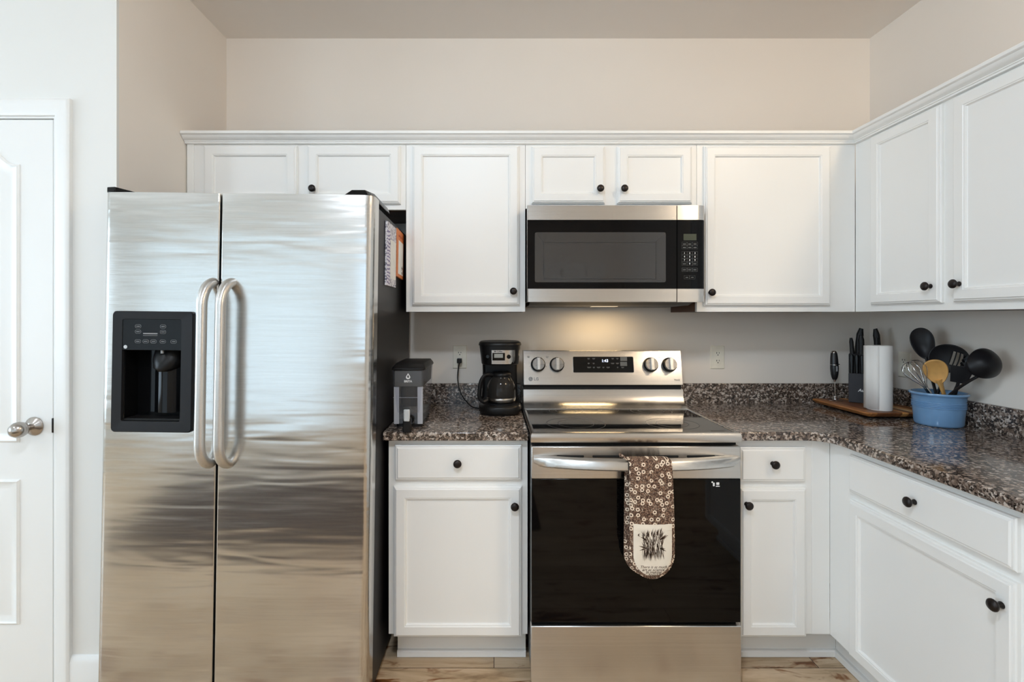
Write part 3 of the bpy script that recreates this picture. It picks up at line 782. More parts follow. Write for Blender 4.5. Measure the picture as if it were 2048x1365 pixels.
# double oven mitt hanging over the oven handle
mt = thing('oven_mitt', 'brown floral double oven mitt hanging over the oven door handle', 'oven mitt', (.541, 1.684, .44))
def tongue(x0, x1, zt_, zb_, n=20):
    r_ = (x1 - x0) / 2; cx = (x0 + x1) / 2; rz = r_ * 1.12
    pts = [(x1, zt_)] + [(x1, zt_ + (zb_ + rz - zt_) * k / 5) for k in range(1, 5)]
    pts += [(cx + r_ * math.cos(R(a)), zb_ + rz + rz * math.sin(R(a))) for a in [-180 * k / n for k in range(n + 1)]]
    pts += [(x0, zb_ + rz + (zt_ - zb_ - rz) * k / 5) for k in range(1, 5)] + [(x0, zt_)]
    return [(a_ - .541, b_ - .44) for a_, b_ in pts]
def strip():
    mb = MB(); rings = []
    fx, bxx = PX(1305.3, 1.664) - .541, -.0065
    zf, zbk = PZ(1160, 1.664) - .44, PZ(1151, 1.72) - .44
    path = []                                  # (y, z, centre x, half width, half thickness, normal angle)
    rw = .0778
    for k in range(13):                        # front tongue from its rounded tip upwards
        a = R(90 * k / 12); path.append((-.0140, zf + rw * 1.12 * (1 - math.cos(a)), fx, max(.0015, rw * math.sin(a)), .0025 + .0055 * math.sin(a) ** .6, -90))
    z0 = zf + rw * 1.12
    for k in range(1, 9):
        t_ = k / 8; path.append((-.0140, z0 + (.400 - z0) * t_, fx - .0045 * t_ ** 2, rw - .0040 * t_ ** 2, .008 - .002 * t_ ** 4, -90))
    for k in range(1, 9):                      # over the handle
        a = R(180 * k / 8); path.append((.0115 - .0255 * math.cos(a), .402 + .0170 * math.sin(a) ** .7, fx - .0045 + (bxx - fx + .0045) * k / 8, .0738, .0058, -90 + 180 * k / 8))
    z1 = zbk + rw * 1.12
    for k in range(1, 7):
        t_ = k / 6; path.append((.0370, .398 + (z1 - .398) * t_, bxx, .0738 + .003 * t_, .0075, 90))
    for k in range(1, 12):
        a = R(90 - 90 * k / 12); path.append((.0370, zbk + rw * 1.12 * (1 - math.cos(a)), bxx, max(.0015, rw * math.sin(a)), .0025 + .005 * math.sin(a) ** .6, 90))
    for y, z, cx_, hw2, ht, na in path:
        ny, nz = math.sin(R(na)), math.cos(R(na)); r_ = []
        for k in range(28):
            a = 2 * math.pi * k / 28; c_, s_ = math.cos(a), math.sin(a)
            u = math.copysign(abs(c_) ** .45, c_) * hw2; v = math.copysign(abs(s_) ** .8, s_) * ht
            r_.append((cx_ + u, y + ny * v, z + nz * v))
        rings.append(r_)
    mb.loft(rings); return mb.build('mitt_body', M['mitt'], mt, smooth=60)
strip()
xa = -.079
pk0 = tongue(PX(1267, 1.662), PX(1344, 1.662), PZ(1049, 1.662), PZ(1153, 1.662))
pk = MB(); pk.pillow(pk0, -.0205, [(0, .004), (0, -.0008), (.004, -.0022), (.02, -.0028)])
pkt = pk.build('pocket', M['cream'], mt, smooth=50); pkt['label'] = 'cream printed pocket panel'
YK = -.0235
pp = MB()
def blade(x, z, a, L, w_, y=YK):
    dxx, dzz = math.sin(a), math.cos(a)
    n_ = (dzz * w_, -dxx * w_)
    pts = [(x - n_[0] * .3, z - n_[1] * .3), (x + dxx * L * .5 - n_[0], z + dzz * L * .5 - n_[1]), (x + dxx * L, z + dzz * L), (x + dxx * L * .5 + n_[0], z + dzz * L * .5 + n_[1]), (x + n_[0] * .3, z + n_[1] * .3)]
    pp.loft([[(p[0], y, p[1]) for p in pts], [(p[0], y - .0003, p[1]) for p in pts]])
cxp = PX(1306, 1.662) - .541
zt_p, zm, zbp = PZ(1058, 1.662) - .44, PZ(1092, 1.662) - .44, PZ(1126, 1.662) - .44
rnd = random.Random(3)
for k in range(190):                           # a tied sheaf of wheat: ears above the waist, stalks below
    u = rnd.uniform(-1, 1)
    z0 = zm + rnd.uniform(-.010, .040)
    blade(cxp + u * .033, z0, u * .22 + rnd.uniform(-.35, .35), rnd.uniform(.010, .024), rnd.uniform(.0005, .0010))
for k in range(120):
    u = rnd.uniform(-1, 1)
    blade(cxp + u * .033, zm + rnd.uniform(-.024, .008), math.pi + u * -.10 + rnd.uniform(-.12, .12), rnd.uniform(.016, .034), rnd.uniform(.0005, .0011))
for a, L in ((.9, .03), (1.2, .026), (1.05, .034), (-1.3, .028), (-1.1, .024), (-1.9, .026), (2.0, .026), (1.7, .02)):
    blade(cxp + (.022 if a > 0 else -.022), zm + .02 * (1 if abs(a) < 1.25 else -.4), a, L, .0022)
blade(cxp - .052, zm + .034, .6, .010, .002); blade(cxp - .052, zm + .038, 2.4, .010, .0015)
pp.build('sheaf_print', M['brownprint'], pkt, smooth=0)
for k, s in enumerate(('There is as much', 'art as science', 'in making', 'bread')):
    text('lettering', s, (.0132, .0138, .0138, .0138)[k], M['brownprint'], pkt, (cxp + (.001, .0, .001, -.001)[k], YK + .0004, PZ((1133, 1138.5, 1143.5, 1149)[k], 1.662) - .44 - .003), shear=.35, bold=.0001)
lp = MB(); lp.tube([(xa + .006, -.006, .418), (xa - .006, -.012, .423), (xa - .020, -.010, .433), (xa - .030, -.006, .437), (xa - .026, -.002, .432), (xa - .012, -.004, .424), (xa + .004, .0, .419)], .0042, 8)
lp.build('hanging_loop', M['mitt'], mt, smooth=60)

# ------------------------------------------------------------------ microwave
YM = 2.067
mw = thing('microwave_oven', 'over-the-range microwave with steel bands and black glass door', 'microwave', (.5185, YM, 1.395))
ML = lambda px: PX(px, YM) - .5185
MZ = lambda py: PZ(py, YM) - 1.395
x0, x1, xs = ML(1054.3), ML(1411.8), ML(1354)
MB().box(x0 + .004, x1 - .003, .022, .400, .024, .4335).build('housing', M['black'], mw, .003)
md = MB(); md.loft([[(x0, .020, z), (x0, .004, z), (x0 + .004, 0, z), (xs - .0012, 0, z), (xs - .0012, .020, z)] for z in (MZ(604.5), MZ(410.8))])
mdo = md.build('door', M['steel'], mw, .001, 1)
MB().box(x0 + .0008, xs - .0016, -.0008, .004, MZ(578), MZ(440)).build('door_glass', M['mwglass'], mdo, .0006)
wn = rrect(ML(1069.6), ML(1331.4), MZ(565), MZ(465), .008)
MB().prism(wn, -.0013, .0).build('window', M['mwwindow'], mdo, smooth=0)
wi = MB(); wi.M = None                         # inner frame lines seen through the window
ix0, ix1, iz0, iz1 = ML(1087), ML(1312), MZ(559), MZ(485)
wi.panel(ix0, ix1, iz0, iz1, [(0, 0), (0, .0003), (.002, .0003), (.002, 0)], y=-.0013, loop=True)

for (xa_, za_), (xb_, zb_) in (((ML(1070.5), MZ(466)), (ix0, iz1)), ((ML(1330.5), MZ(466)), (ix1, iz1)), ((ML(1070.5), MZ(564)), (ix0, iz0)), ((ML(1330.5), MZ(564)), (ix1, iz0))):
    wi.tube([(xa_, -.0013, za_), (xb_, -.0013, zb_)], .0007, 4)
wi.build('inner_frame', plain('mw_inner', lin(18, 18, 18), .3), mdo, smooth=0)
def curved(z):
    pts = [(xs + .0012, .020), (xs + .0012, 0), (x1 - .035, 0), (x1 - .02, .0015), (x1 - .008, .006), (x1 - .001, .014), (x1, .020)]
    return [(x, y, z) for x, y in pts]
mp_ = MB(); mp_.loft([curved(MZ(604.5)), curved(MZ(410.8))])
mpo = mp_.build('control_panel', M['steel'], mw, smooth=50)
MB().loft([[(x, y - .0008, z) for x, y, z in curved(MZ(578))], [(x, y - .0008, z) for x, y, z in curved(MZ(440))]]).build('keypad', M['mwglass'], mpo, smooth=50)
MB().box(ML(1367), ML(1392.7), -.0012, .0, MZ(481), MZ(468.2)).build('display', M['lcdgreen'], mpo, smooth=0)
kp = MB()
def cell(a, b, c, d, t_=.0005):
    kp.panel(ML(a), ML(b), MZ(d), MZ(c), [(0, 0), (0, .0004), (t_, .0004), (t_, 0)], y=-.0008, loop=True)
cw = (1395 - 1363.5) / 3
for i in range(3):
    for j in range(2): cell(1363.5 + i * cw, 1363.5 + (i + 1) * cw, 484.5 + j * 7, 491.5 + j * 7)
    for j in range(4): cell(1363.5 + i * cw, 1363.5 + (i + 1) * cw, 503.3 + j * 7, 510.3 + j * 7)
    cell(1363.5 + i * cw, 1363.5 + (i + 1) * cw, 536.5, 543.5, .0009)
for i in range(2): cell(1368 + i * 11, 1379 + i * 11, 551.5, 558.5)
for i in range(3):
    for j in range(2): kp.box(ML(1363.5 + (i + .22) * cw), ML(1363.5 + (i + .78) * cw), -.0012, -.0008, MZ(489.5 + j * 7), MZ(487.5 + j * 7))
for px in (1368.5, 1379, 1389.5): kp.box(ML(px - 3), ML(px + 3), -.0012, -.0008, MZ(541), MZ(539))
for px in (1368.5, 1389.5): kp.box(ML(px - 3), ML(px + 3), -.0012, -.0008, MZ(529), MZ(527.4))
for px in (1373.5, 1384.5): kp.box(ML(px - 2.5), ML(px + 2.5), -.0012, -.0008, MZ(556), MZ(554.4))
kp.build('key_outlines', M['dimprint'], mpo, smooth=0)
for k, ch in enumerate('1234567890'):
    i, j = (k % 3, k // 3) if k < 9 else (1, 3)
    text('key_digit', ch, .0105, M['white'], mpo, (ML(1363.5 + (i + .5) * cw), -.0010, MZ(506.8 + j * 7)), bold=.0001)
# underside: grease filter box and lamp
MB().loft([[(x, .03, .0235), (x, .10, .008), (x, .38, .004), (x, .395, .0235)] for x in (x0 + .015, x1 - .035)]).build('underside', M['black'], mw, smooth=0)
lampm = MB().box(-.06, .06, .21, .26, .0052, .0095).build('cooktop_lamp', M['bulb'], mw, smooth=0)
area('cooktop_light', (.0, .235, -.004), .26, HOOD_W, (1.0, .72, .38), (0, 0, 0), mw, 'RECTANGLE', .05)

# ------------------------------------------------------------------ outlets
def outlet(label, loc, rot, decor=False):
    root = thing('wall_outlet', label, 'outlet', loc, rot)
    pl = MB(); pl.panel(-.0352, .0352, -.0585, .0585, [(0, 0), (0, .0025), (.003, .0055), (.006, .006)]); pl.build('cover_plate', M['outlet'], root, smooth=30)
    for s in (1, -1):
        if decor:
            if s == 1:
                rc = MB().box(-.0165, .0165, -.0078, -.005, -.033, .033).build('receptacle', M['outlet'], root, .001)
                MB().box(-.006, .006, -.0088, -.0077, -.004, .004).build('test_button', M['outlet'], rc, .0008)
        else:
            rc = MB(); o = [(.017 * math.cos(R(a)), max(-.0135, min(.0135, .017 * math.sin(R(a)))) + s * .0195) for a in range(0, 360, 12)]
            rc.prism(o, -.0078, -.005); rc = rc.build('receptacle', M['outlet'], root)
        z = s * .0195
        h_ = MB().box(-.0075, -.005, -.0083, -.0076, z - .001, z + .007).box(.005, .0072, -.0083, -.0076, z, z + .0065)
        h_.lathe([(.0026, 0), (.0026, .0006)], (0, -.0077, z - .0075), 12, (0, -1, 0)); h_.build('slots', M['gap'], rc, smooth=0)
    return root
outlet('outlet with a black plug in it, behind the coffee maker', (PX(919.7, YB), YB, PZ(714.3, YB)), (0, 0, 0), True)
outlet('empty double outlet on the back wall beside the range', (PX(1434.5, YB), YB, PZ(715, YB)), (0, 0, 0))
outlet('outlet on the side wall, half hidden behind the whisk', (XR, 2.262, H - 94 * 2.262 / F), (0, 0, R(-90)))

# ------------------------------------------------------------------ coffee maker
cm = thing('coffee_maker', 'black drip coffee maker with silver control panel', 'coffee maker', (.027, 2.235, ZT))
K = MB()
K.loft([rring(0, 0, w_, d_, r_, z) for z, w_, d_, r_ in ((.0, .168, .215, .07), (.004, .180, .228, .075), (.018, .191, .236, .08), (.032, .190, .236, .08), (.040, .182, .228, .078), (.042, .172, .218, .075))])
K.build('base', M['black'], cm, smooth=50)
MB().lathe([(.062, .042), (.062, .0455), (.056, .047)], (.006, -.018, 0), 36).build('warming_plate', M['blackmatte'], cm)
K = MB(); K.loft([rring(.0, .075, w_, .085, .02, z) for z, w_ in ((.040, .172), (.10, .164), (.18, .160), (.24, .164))]); K.build('water_tank', M['black'], cm, smooth=50)
K = MB(); K.loft([rring(0, 0, w_, d_, r_, z) for z, w_, d_, r_ in ((.222, .160, .205, .06), (.226, .166, .212, .062), (.26, .174, .218, .066), (.30, .184, .226, .07), (.306, .184, .226, .07))]); hd_ = K.build('brew_head', M['black'], cm, smooth=50)
K = MB(); K.loft([rring(0, 0, w_, d_, r_, z) for z, w_, d_, r_ in ((.3062, .190, .232, .074), (.310, .192, .234, .075), (.318, .188, .230, .074), (.3225, .176, .218, .07), (.3235, .164, .206, .066), (.322, .15, .19, .06))]); K.build('lid', M['black'], cm, smooth=50)
def headface(x, z, out=0.0):                   # front surface of the brew head
    w_ = .174 + (z - .26) * .25; d_ = .218 + (z - .26) * .2; r_ = .066
    fx = max(0, abs(x) - (w_ / 2 - r_)); return -(d_ / 2 - r_) - math.sqrt(max(1e-6, r_ * r_ - fx * fx)) - out
def headpatch(name, mat, xa_, xb_, za, zb_, out, parent, n=14):
    K = MB(); K.loft([[(xa_ + (xb_ - xa_) * k / n, headface(xa_ + (xb_ - xa_) * k / n, z, o), z) for k in range(n + 1)] for z, o in ((za, 0), (za, out), (zb_, out), (zb_, 0))], closed=False, loop=True)
    return K.build(name, mat, parent, smooth=60)
hx = lambda px: (px - 1000) / F * 2.13
cpn = headpatch('control_panel', M['steel'], hx(983), hx(1030), .2275, .2885, .0016, cm)
sc_ = headpatch('display_frame', M['blackgloss'], hx(984.5), hx(1009.5), .2435, .2765, .003, cpn)
headpatch('display', M['lcd'], hx(988), hx(1005.5), .2555, .2725, .0034, cpn)
for px in (975.5, 1017):
    K = MB(); xx = hx(px); K.lathe([(.009, 0), (.009, .004), (.007, .006)], (xx, headface(xx, .26), .26), 20, (xx * 4, -1, 0)); K.build('button', M['blackgloss'], cm)
text('brand_lettering', 'Mr.Coffee', .0085, M['darkprint'], cpn, (hx(996), headface(0, .283) - .0022, .283), bold=.0002)
pw = P(919, 722, YB - .02); pl_ = Vector((.027, 2.235, ZT))
K = MB(); K.box(-.012, .012, -.020, .011, -.011, .012)
plg = K.build('plug', M['black'], cm, .003); plg.location = pw - pl_
cord = [pw + Vector((0, -.004, -.008)), P(917, 735, 2.435), P(915.5, 750, 2.435), P(916, 765, 2.425), P(921, 785, 2.405), P(930, 800, 2.38), Vector((PX(943, 2.33), 2.33, ZT + .006)), Vector((PX(956, 2.29), 2.29, ZT + .0045)), Vector((-.06, 2.275, ZT + .006))]
def smoothpath(p, n=6):
    out = []
    for i in range(len(p) - 1):
        a, b, c, d = p[max(i - 1, 0)], p[i], p[i + 1], p[min(i + 2, len(p) - 1)]
        for k in range(n):
            t_ = k / n; out.append(.5 * ((2 * b) + (c - a) * t_ + (2 * a - 5 * b + 4 * c - d) * t_ ** 2 + (3 * b - a - 3 * c + d) * t_ ** 3))
    return out + [p[-1]]
MB().tube([q - pl_ for q in smoothpath(cord)], .0032, 8).build('power_cord', M['black'], cm, smooth=60)

cf = thing('coffee_carafe', 'dark glass coffee carafe standing on the warming plate', 'carafe', (.033, 2.217, ZT + .0475))
bodyp = [(.052, 0), (.060, .003), (.0645, .012), (.0655, .03), (.0655, .055), (.063, .075), (.056, .095), (.046, .110), (.042, .118), (.0425, .124)]
MB().lathe(bodyp, n=40, caps=(True, False)).build('glass_body', M['carafe'], cf, smooth=60)
MB().lathe([(.0625, .004), (.0665, .0125), (.0668, .0225), (.0660, .0235), (.0655, .0125), (.062, .006)], n=40, caps=(False, False)).build('base_band', M['nickel'], cf, smooth=60)
MB().lathe([(.0445, .117), (.0455, .121), (.0450, .130), (.038, .137), (.012, .139)], n=40).build('lid', M['black'], cf, smooth=60)
ch = [Vector(q) for q in ((-.040, -.02, .122), (-.056, -.028, .126), (-.075, -.036, .122), (-.090, -.042, .100), (-.096, -.045, .068), (-.098, -.046, .035), (-.092, -.044, .018), (-.078, -.038, .010), (-.062, -.030, .018))]
MB().tube(smoothpath(ch, 4), .0085, 10, flat=1.5).build('handle', M['black'], cf, smooth=60)

# ------------------------------------------------------------------ water filter dispenser
wd = thing('water_dispenser', 'clear grey water filter dispenser with black lid beside the fridge', 'water dispenser', (-.334, 1.897, ZT))
wf = 514.0
def wq(y0, y1, w0, w1): return None
def wr(z, w_, y0, y1, r_=.016, cx=0): return rring(cx, (y0 + y1) / 2, w_, y1 - y0, r_, z)
K = MB(); K.loft([wr(.012, .104, .012, .250), wr(.016, .112, .006, .256), (wr(.06, .115, .003, .262)), wr(.150, .121, .001, .268), wr(.226, .127, -.003, .274)], cap1=False)
K.build('tank', M['tank'], wd, smooth=40)
K = MB(); K.loft([wr(.0, .100, .02, .245), wr(.012, .104, .014, .25)]); K.build('foot', M['smoke'], wd)
K = MB(); K.loft([wr(.2265, .132, -.006, .276), wr(.230, .133, -.007, .277), wr(.236, .130, -.003, .274), wr(.250, .112, .03, .262)]); K.build('lid', M['black'], wd, .001)
K = MB(); K.loft([wr(.162, .113, .004, .262, .012), wr(.2262, .119, .001, .268, .012)], cap1=False); rs = K.build('reservoir', M['smoke'], wd, smooth=40)
MB().prism(rrect(-.052, .052, .163, .222, .004), -.0005, .0005).build('front_plate', plain('reservoir_grey', lin(74, 74, 74), .3), rs, smooth=0)
K = MB(); K.loft([wr(.082, .058, .014, .09, .010, -.001), wr(.162, .064, .010, .10, .010, -.001)]); K.build('filter_housing', M['blackgloss'], wd, smooth=40)
K = MB(); K.box(-.060, .060, .003, .0045, .118, .1195).box(-.056, -.036, .003, .005, .016, .160).box(.036, .056, .003, .005, .016, .160); K.build('tank_ribs', clear('frosted_pane', (.85, .86, .9, 1), .3, .4), wd, smooth=0)
K = MB(); K.loft([wr(.014, .098, .02, .245), wr(.050, .104, .014, .25)]); K.build('water', clear('water', (.80, .84, .86, 1), .02, .12), wd)
# drop logo and name
dr_ = []
for k in range(33):
    a = 2 * math.pi * k / 32 - math.pi / 2
    rr = .0085; s_ = math.sin(a)
    dr_.append((rr * math.cos(a) * (1 if s_ < 0 else (1 - s_) ** .7), rr * s_ * (1 if s_ < 0 else 1.75)))
dr_ = dr_[:-1]
inn_ = [(x * .5, z * .55 + .0012) for x, z in dr_]
K = MB(); K.loft([[(x, -.0006, z + .1995) for x, z in dr_], [(x, -.0030, z + .1995) for x, z in dr_], [(x, -.0030, z + .1995) for x, z in inn_], [(x, -.0006, z + .1995) for x, z in inn_]], loop=True)
K.build('drop_logo', M['white'], wd, smooth=0)
text('lettering', 'BRITA', .0115, M['white'], wd, (0, -.0032, .1825), bold=.0003, ext=.0008)
K = MB(); K.box(-.0055, .0240, -.0855, -.058, .002, .0535); K.box(.001, .017, -.060, .002, .028, .046); sp_ = K.build('spigot', M['black'], wd, .003)
K = MB(); K.box(-.002, .0205, -.0905, -.074, .044, .0885); K.build('lever', M['leverg'], sp_, .004)
MB().lathe([(.016, .0), (.016, .012)], (.009, .003, .037), 20, (0, -1, 0)).build('nut', M['black'], sp_)

# ------------------------------------------------------------------ board, frother, knives, towel roll
bdz = ZT + .012
bo = thing('cutting_board', 'striped brown wooden cutting board in the counter corner', 'cutting board', (1.72, 2.245, ZT))
K = MB()
bx0, bx1, by0, by1 = 1.575 - 1.72, 1.866 - 1.72, 2.052 - 2.245, 2.425 - 2.245
w_, d_ = bx1 - bx0, by1 - by0; cx, cy = (bx0 + bx1) / 2, (by0 + by1) / 2
K.loft([rring(cx, cy, w_ - .03, d_ - .03, .01, .010), rring(cx, cy, w_ - .004, d_ - .004, .016, .0215), rring(cx, cy, w_, d_, .018, .0255), rring(cx, cy, w_ - .006, d_ - .006, .016, .0295)])
K.build('board', M['board'], bo, smooth=30)
for sx in (-1, 1):
    for sy in (-1, 1): MB().lathe([(.010, 0), (.012, .0105)], (cx + sx * .10, cy + sy * .14, 0), 16).build('foot', M['black'], bo)
ZBd = ZT + .0296
# frother stand and frother
fsx, fsy = 1.653, 2.362
K = MB()
n = 40
K.lathe([(.030, 0), (.031, .0012), (.030, .0025), (.0275, .0025), (.027, .0012), (.0275, 0)], n=32, caps=(False, False))
spn = [Vector((.0165 * math.cos(t_ * 2 * math.pi) * (1 - .1 * t_), .0165 * math.sin(t_ * 2 * math.pi) * (1 - .1 * t_), .004 + .0062 * t_)) for t_ in [k / 16 for k in range(0, 49)]]
K.tube(spn, .0017, 6)
K.tube([Vector((.016, 0, .004)), Vector((.024, 0, .002)), Vector((.029, 0, .0015))], .0012, 6)
st = K.build('frother_stand', M['chrome'], smooth=60); st.location = (fsx, fsy, ZBd)
tag(st, 'small coiled chrome wire stand under the milk frother', 'stand')
fo = thing('milk_frother', 'slim black handheld milk frother standing upright on its wire stand', 'milk frother', (fsx, fsy, ZBd + .003), (0, R(-1.5), 0))
MB().lathe([(.0085, .098), (.0125, .108), (.0160, .125), (.0178, .150), (.0172, .180), (.0158, .205), (.0140, .222), (.0125, .228)], n=24).build('handle', M['frothb'], fo, smooth=60)
MB().lathe([(.0132, .2225), (.0120, .231), (.0085, .2365), (.002, .238)], n=24).build('top_cap', M['nickel'], fo, smooth=60)
K = MB(); K.lathe([(.0181, .170), (.0181, .1715)], n=24); K.tube([(.017, 0, .171), (.0245, -.002, .1715)], .0022, 8); K.build('switch', M['chrome'], fo)
K = MB()
for k in range(6): K.box(-.004 + .0007 * (k % 2), .004 - .0007 * (k % 2), -.0182, -.0165, .140 + k * .0042, .1425 + k * .0042)
K.build('print', M['leverg'], fo, smooth=0)
MB().lathe([(.0040, .088), (.0075, .100)], n=16).build('collar', M['chrome'], fo)
K = MB(); K.tube([(0, 0, .012), (0, 0, .092)], .0022, 8)
K.lathe([(.0095, .0075), (.0102, .009), (.0095, .0105), (.0085, .009)], n=20, caps=(False, False)); K.tube([(-.009, 0, .009), (0, 0, .013), (.009, 0, .009)], .001, 6); K.build('whisk_shaft', M['chrome'], fo)
# knife block: front face at D 2.31
kbx0, kbx1, kby = 1.674, 1.806, 2.311
KA = R(-38)
KM = Matrix.Translation((1.680, 2.311, ZBd)) @ Matrix.Rotation(KA, 4, 'Z')
kw = .132
kb = thing('knife_block', 'dark grey knife block full of black handled knives behind the paper towel', 'knife block', KM @ Vector((kw / 2, 0, 0)), (0, 0, KA))
hw_ = kw / 2
K = MB(); K.loft([[(x, y, z) for y, z in ((0, 0), (0.0, .138), (.022, .138), (.022, .2265), (.030, .2285), (.098, .2285), (.098, 0))] for x in (-hw_, hw_)])
kbb = K.build('block', M['blockgrey'], kb, .003)
text('lettering', 'Aumo', .0185, M['white'], kbb, (-hw_ + .060, -.0004, .060), shear=.25, bold=.0005)
MB().box(-hw_ + .001, hw_ - .001, .020, .0219, .139, .2265).build('slot_panel', M['black'], kb)
for k in range(4):
    p_ = KM @ Vector((.0125 + k * .0200, .010, .1382))
    kn = thing('steak_knife', ('steak knife at the outer end of the front row in the knife block', 'second steak knife from the outer end of the front row in the knife block', 'third steak knife from the outer end of the front row in the knife block', 'steak knife in the front row half hidden by the paper towel roll')[k], 'knife', p_, (0, 0, KA), group='steak knives in the front row of the block')
    K = MB(); K.loft([rring(0, 0, w2, .018, .006, z) for z, w2 in ((0, .0150), (.04, .0165), (.07, .0180), (.080, .0175), (.0855, .014), (.088, .008))]); K.build('handle', M['blackgloss'], kn, smooth=60)
def big_knife(label, u, v, ztop, w2, lean=0, curve=1):
    p_ = KM @ Vector((u, v, .2287))
    kn = thing('kitchen_knife', label, 'knife', p_, (0, R(lean), KA), 'large knives in the back of the knife block')
    Lh = ztop - p_.z
    K = MB(); rings = []
    for k in range(9):
        t_ = k / 8; z = Lh * t_
        wk = w2 * (1 - .10 * math.sin(t_ * math.pi)) * (1 if t_ < .75 else 1 - (t_ - .75) * 1.9)
        off = curve * (.012 * t_ * t_)
        rings.append([(q[0], q[1], z + (q[0] - off) * (-.35 * t_ * curve)) for q in rring(off, 0, wk, .022, min(wk, .022) * .42, 0)])
    K.loft(rings).build('handle', M['black'], kn, smooth=60)
big_knife('short slim knife handle at the outer end of the knife block, leaning outward', .014, .040, PZ(676, 2.335), .019, -4, 0)
big_knife('tallest curved knife handle above the front row of the knife block', .036, .070, PZ(657, 2.36), .030, 0, 1)
big_knife('broad knife handle in front of the tallest one in the knife block', .050, .040, PZ(671, 2.31), .026, -2, 0)
big_knife('tall curved knife handle rising behind the paper towel roll', .108, .070, PZ(658, 2.31), .028, 2, -1)
big_knife('short blunt knife handle just above the paper towel roll', .106, .040, PZ(676, 2.275), .020, 0, 0)
# paper towel roll
K = MB()
rp_ = .0455
prof = [(.019, .004), (rp_ - .001, 0), (rp_, .002), (rp_, .277), (rp_ - .001, .279), (.020, .279), (.0195, .27), (.0195, .01)]
pt = thing('paper_towel_roll', 'white paper towel roll standing upright on the cutting board', 'paper towel roll', (1.685, 2.130, ZBd + .0002))
MB().lathe(prof, n=48, caps=(False, False)).build('roll', M['towel'], pt, smooth=40)
MB().lathe([(.0195, .002), (.0195, .278), (.0178, .278), (.0178, .002)], n=32, caps=(False, False)).build('cardboard_core', plain('cardboard', lin(176, 150, 118), .8), pt)
K = MB(); fl = [(-.0455 * math.sin(R(a)), -.0455 * math.cos(R(a))) for a in (40, 55, 70, 85)] + [(-.0500, .006), (-.0525, .022)]
K.loft([[(x * 1.012, y * 1.012, z) for x, y in fl] for z in (.004, .278)], cap0=False, cap1=False, closed=False); K.build('loose_sheet', M['towel'], pt, solid=.0012, smooth=60)

# ------------------------------------------------------------------ crock and utensils
ccx, ccy = 1.785, 1.958
cr_ = thing('utensil_crock', 'round blue stoneware crock full of cooking utensils', 'crock', (ccx, ccy, ZT))
pf = [(.066, 0), (.0745, .003), (.0775, .010), (.0800, .05), (.0822, .070)]
for z in (.072, .0785, .085, .0915): pf += [(.0822, z), (.0848, z + .0016), (.0848, z + .0036), (.0822, z + .0052)]
pf += [(.0840, .104), (.0850, .118), (.0880, .1215), (.0920, .1240), (.0930, .1285), (.0915, .1325), (.0870, .1335), (.0835, .1310), (.0815, .118), (.0775, .05), (.073, .012), (.0, .010)]
MB().lathe(pf, n=64).build('pot', M['blue'], cr_, smooth=50)

BASE = Vector((ccx, ccy, ZT + .016))
def frame(p, d, nrm):                          # matrix: local z along d, local -y along nrm
    d = Vector(d).normalized(); nrm = Vector(nrm); nrm = (nrm - d * nrm.dot(d)).normalized()
    y = -nrm; x = y.cross(d)
    return Matrix(((x.x, y.x, d.x, p[0]), (x.y, y.y, d.y, p[1]), (x.z, y.z, d.z, p[2]), (0, 0, 0, 1)))
def utensil(name, label, cat, foot, neck, up=None):
    """root at foot; local z runs from foot to neck, local -y faces the camera"""
    d = neck - foot
    m = frame(foot, d, up or Vector((0, -1, 0)) - Vector((foot.x, 0, 0)) * .45)
    o = thing(name, label, cat); o.matrix_world = m
    return o, d.length, m.inverted()
def bowl(mb, c, w, h, depth, slots=(), n=28, m=20, tip=0.0, sgn=1):
    """oval spoon bowl: c centre in local coordinates, open towards -y when sgn = 1"""
    grid = []
    for j in range(m + 1):
        v = -1 + 2 * j / m; row = []
        for i in range(n + 1):
            u = -1 + 2 * i / n
            # map the square to a disc
            du, dv = u * math.sqrt(1 - v * v / 2), v * math.sqrt(1 - u * u / 2)
            rr = min(1, math.hypot(du, dv))
            wx = w * du * (1 - tip * dv)
            row.append(mb.v((c[0] + wx, c[1] + sgn * depth * (1 - rr ** 2.2), c[2] + h * dv)))
        grid.append(row)
    for j in range(m):
        for i in range(n):
            u, v = -1 + 2 * (i + .5) / n, -1 + 2 * (j + .5) / m
            if any(a <= u <= b and c_ <= v <= d_ for a, b, c_, d_ in slots): continue
            mb.f([grid[j][i], grid[j][i + 1], grid[j + 1][i + 1], grid[j + 1][i]])
def handle(o, L, r0, r1, mat, z0=0, flat=.6, name='handle', ext=0.0):
    MB().tube([(0, 0, z0), (0, 0, L * .4), (0, 0, L * .8), (0, 0, L + ext)], [r0, r0, (r0 + r1) / 2, r1], 12, flat=flat).build(name, mat, o, smooth=60)
# black serving spoon
o, L, mi = utensil('serving_spoon', 'tall black solid serving spoon standing highest in the blue crock', 'spoon', Vector((1.80, 1.955, ZT + .02)), P(1853, 715, 2.015))
handle(o, L, .006, .008, M['nylon']); K = MB(); bowl(K, (0, -.002, L + .058), .0375, .066, .012, tip=-.22); K.build('bowl', M['nylon'], o, solid=.0028, smooth=60)
# slotted spoon
o, L, mi = utensil('slotted_spoon', 'wide black slotted spoon with three slots in the blue crock', 'spoon', Vector((1.772, 1.985, ZT + .018)), P(1893, 738, 1.955))
handle(o, L, .006, .008, M['nylon'])
sl_ = tuple((a, a + .13, -.42, .62) for a in (.16, .36, .56))
K = MB(); bowl(K, (-.004, -.002, L + .042), .062, .056, .013, sl_, 30, 24); K.build('bowl', M['nylon'], o, solid=.0028, smooth=60)
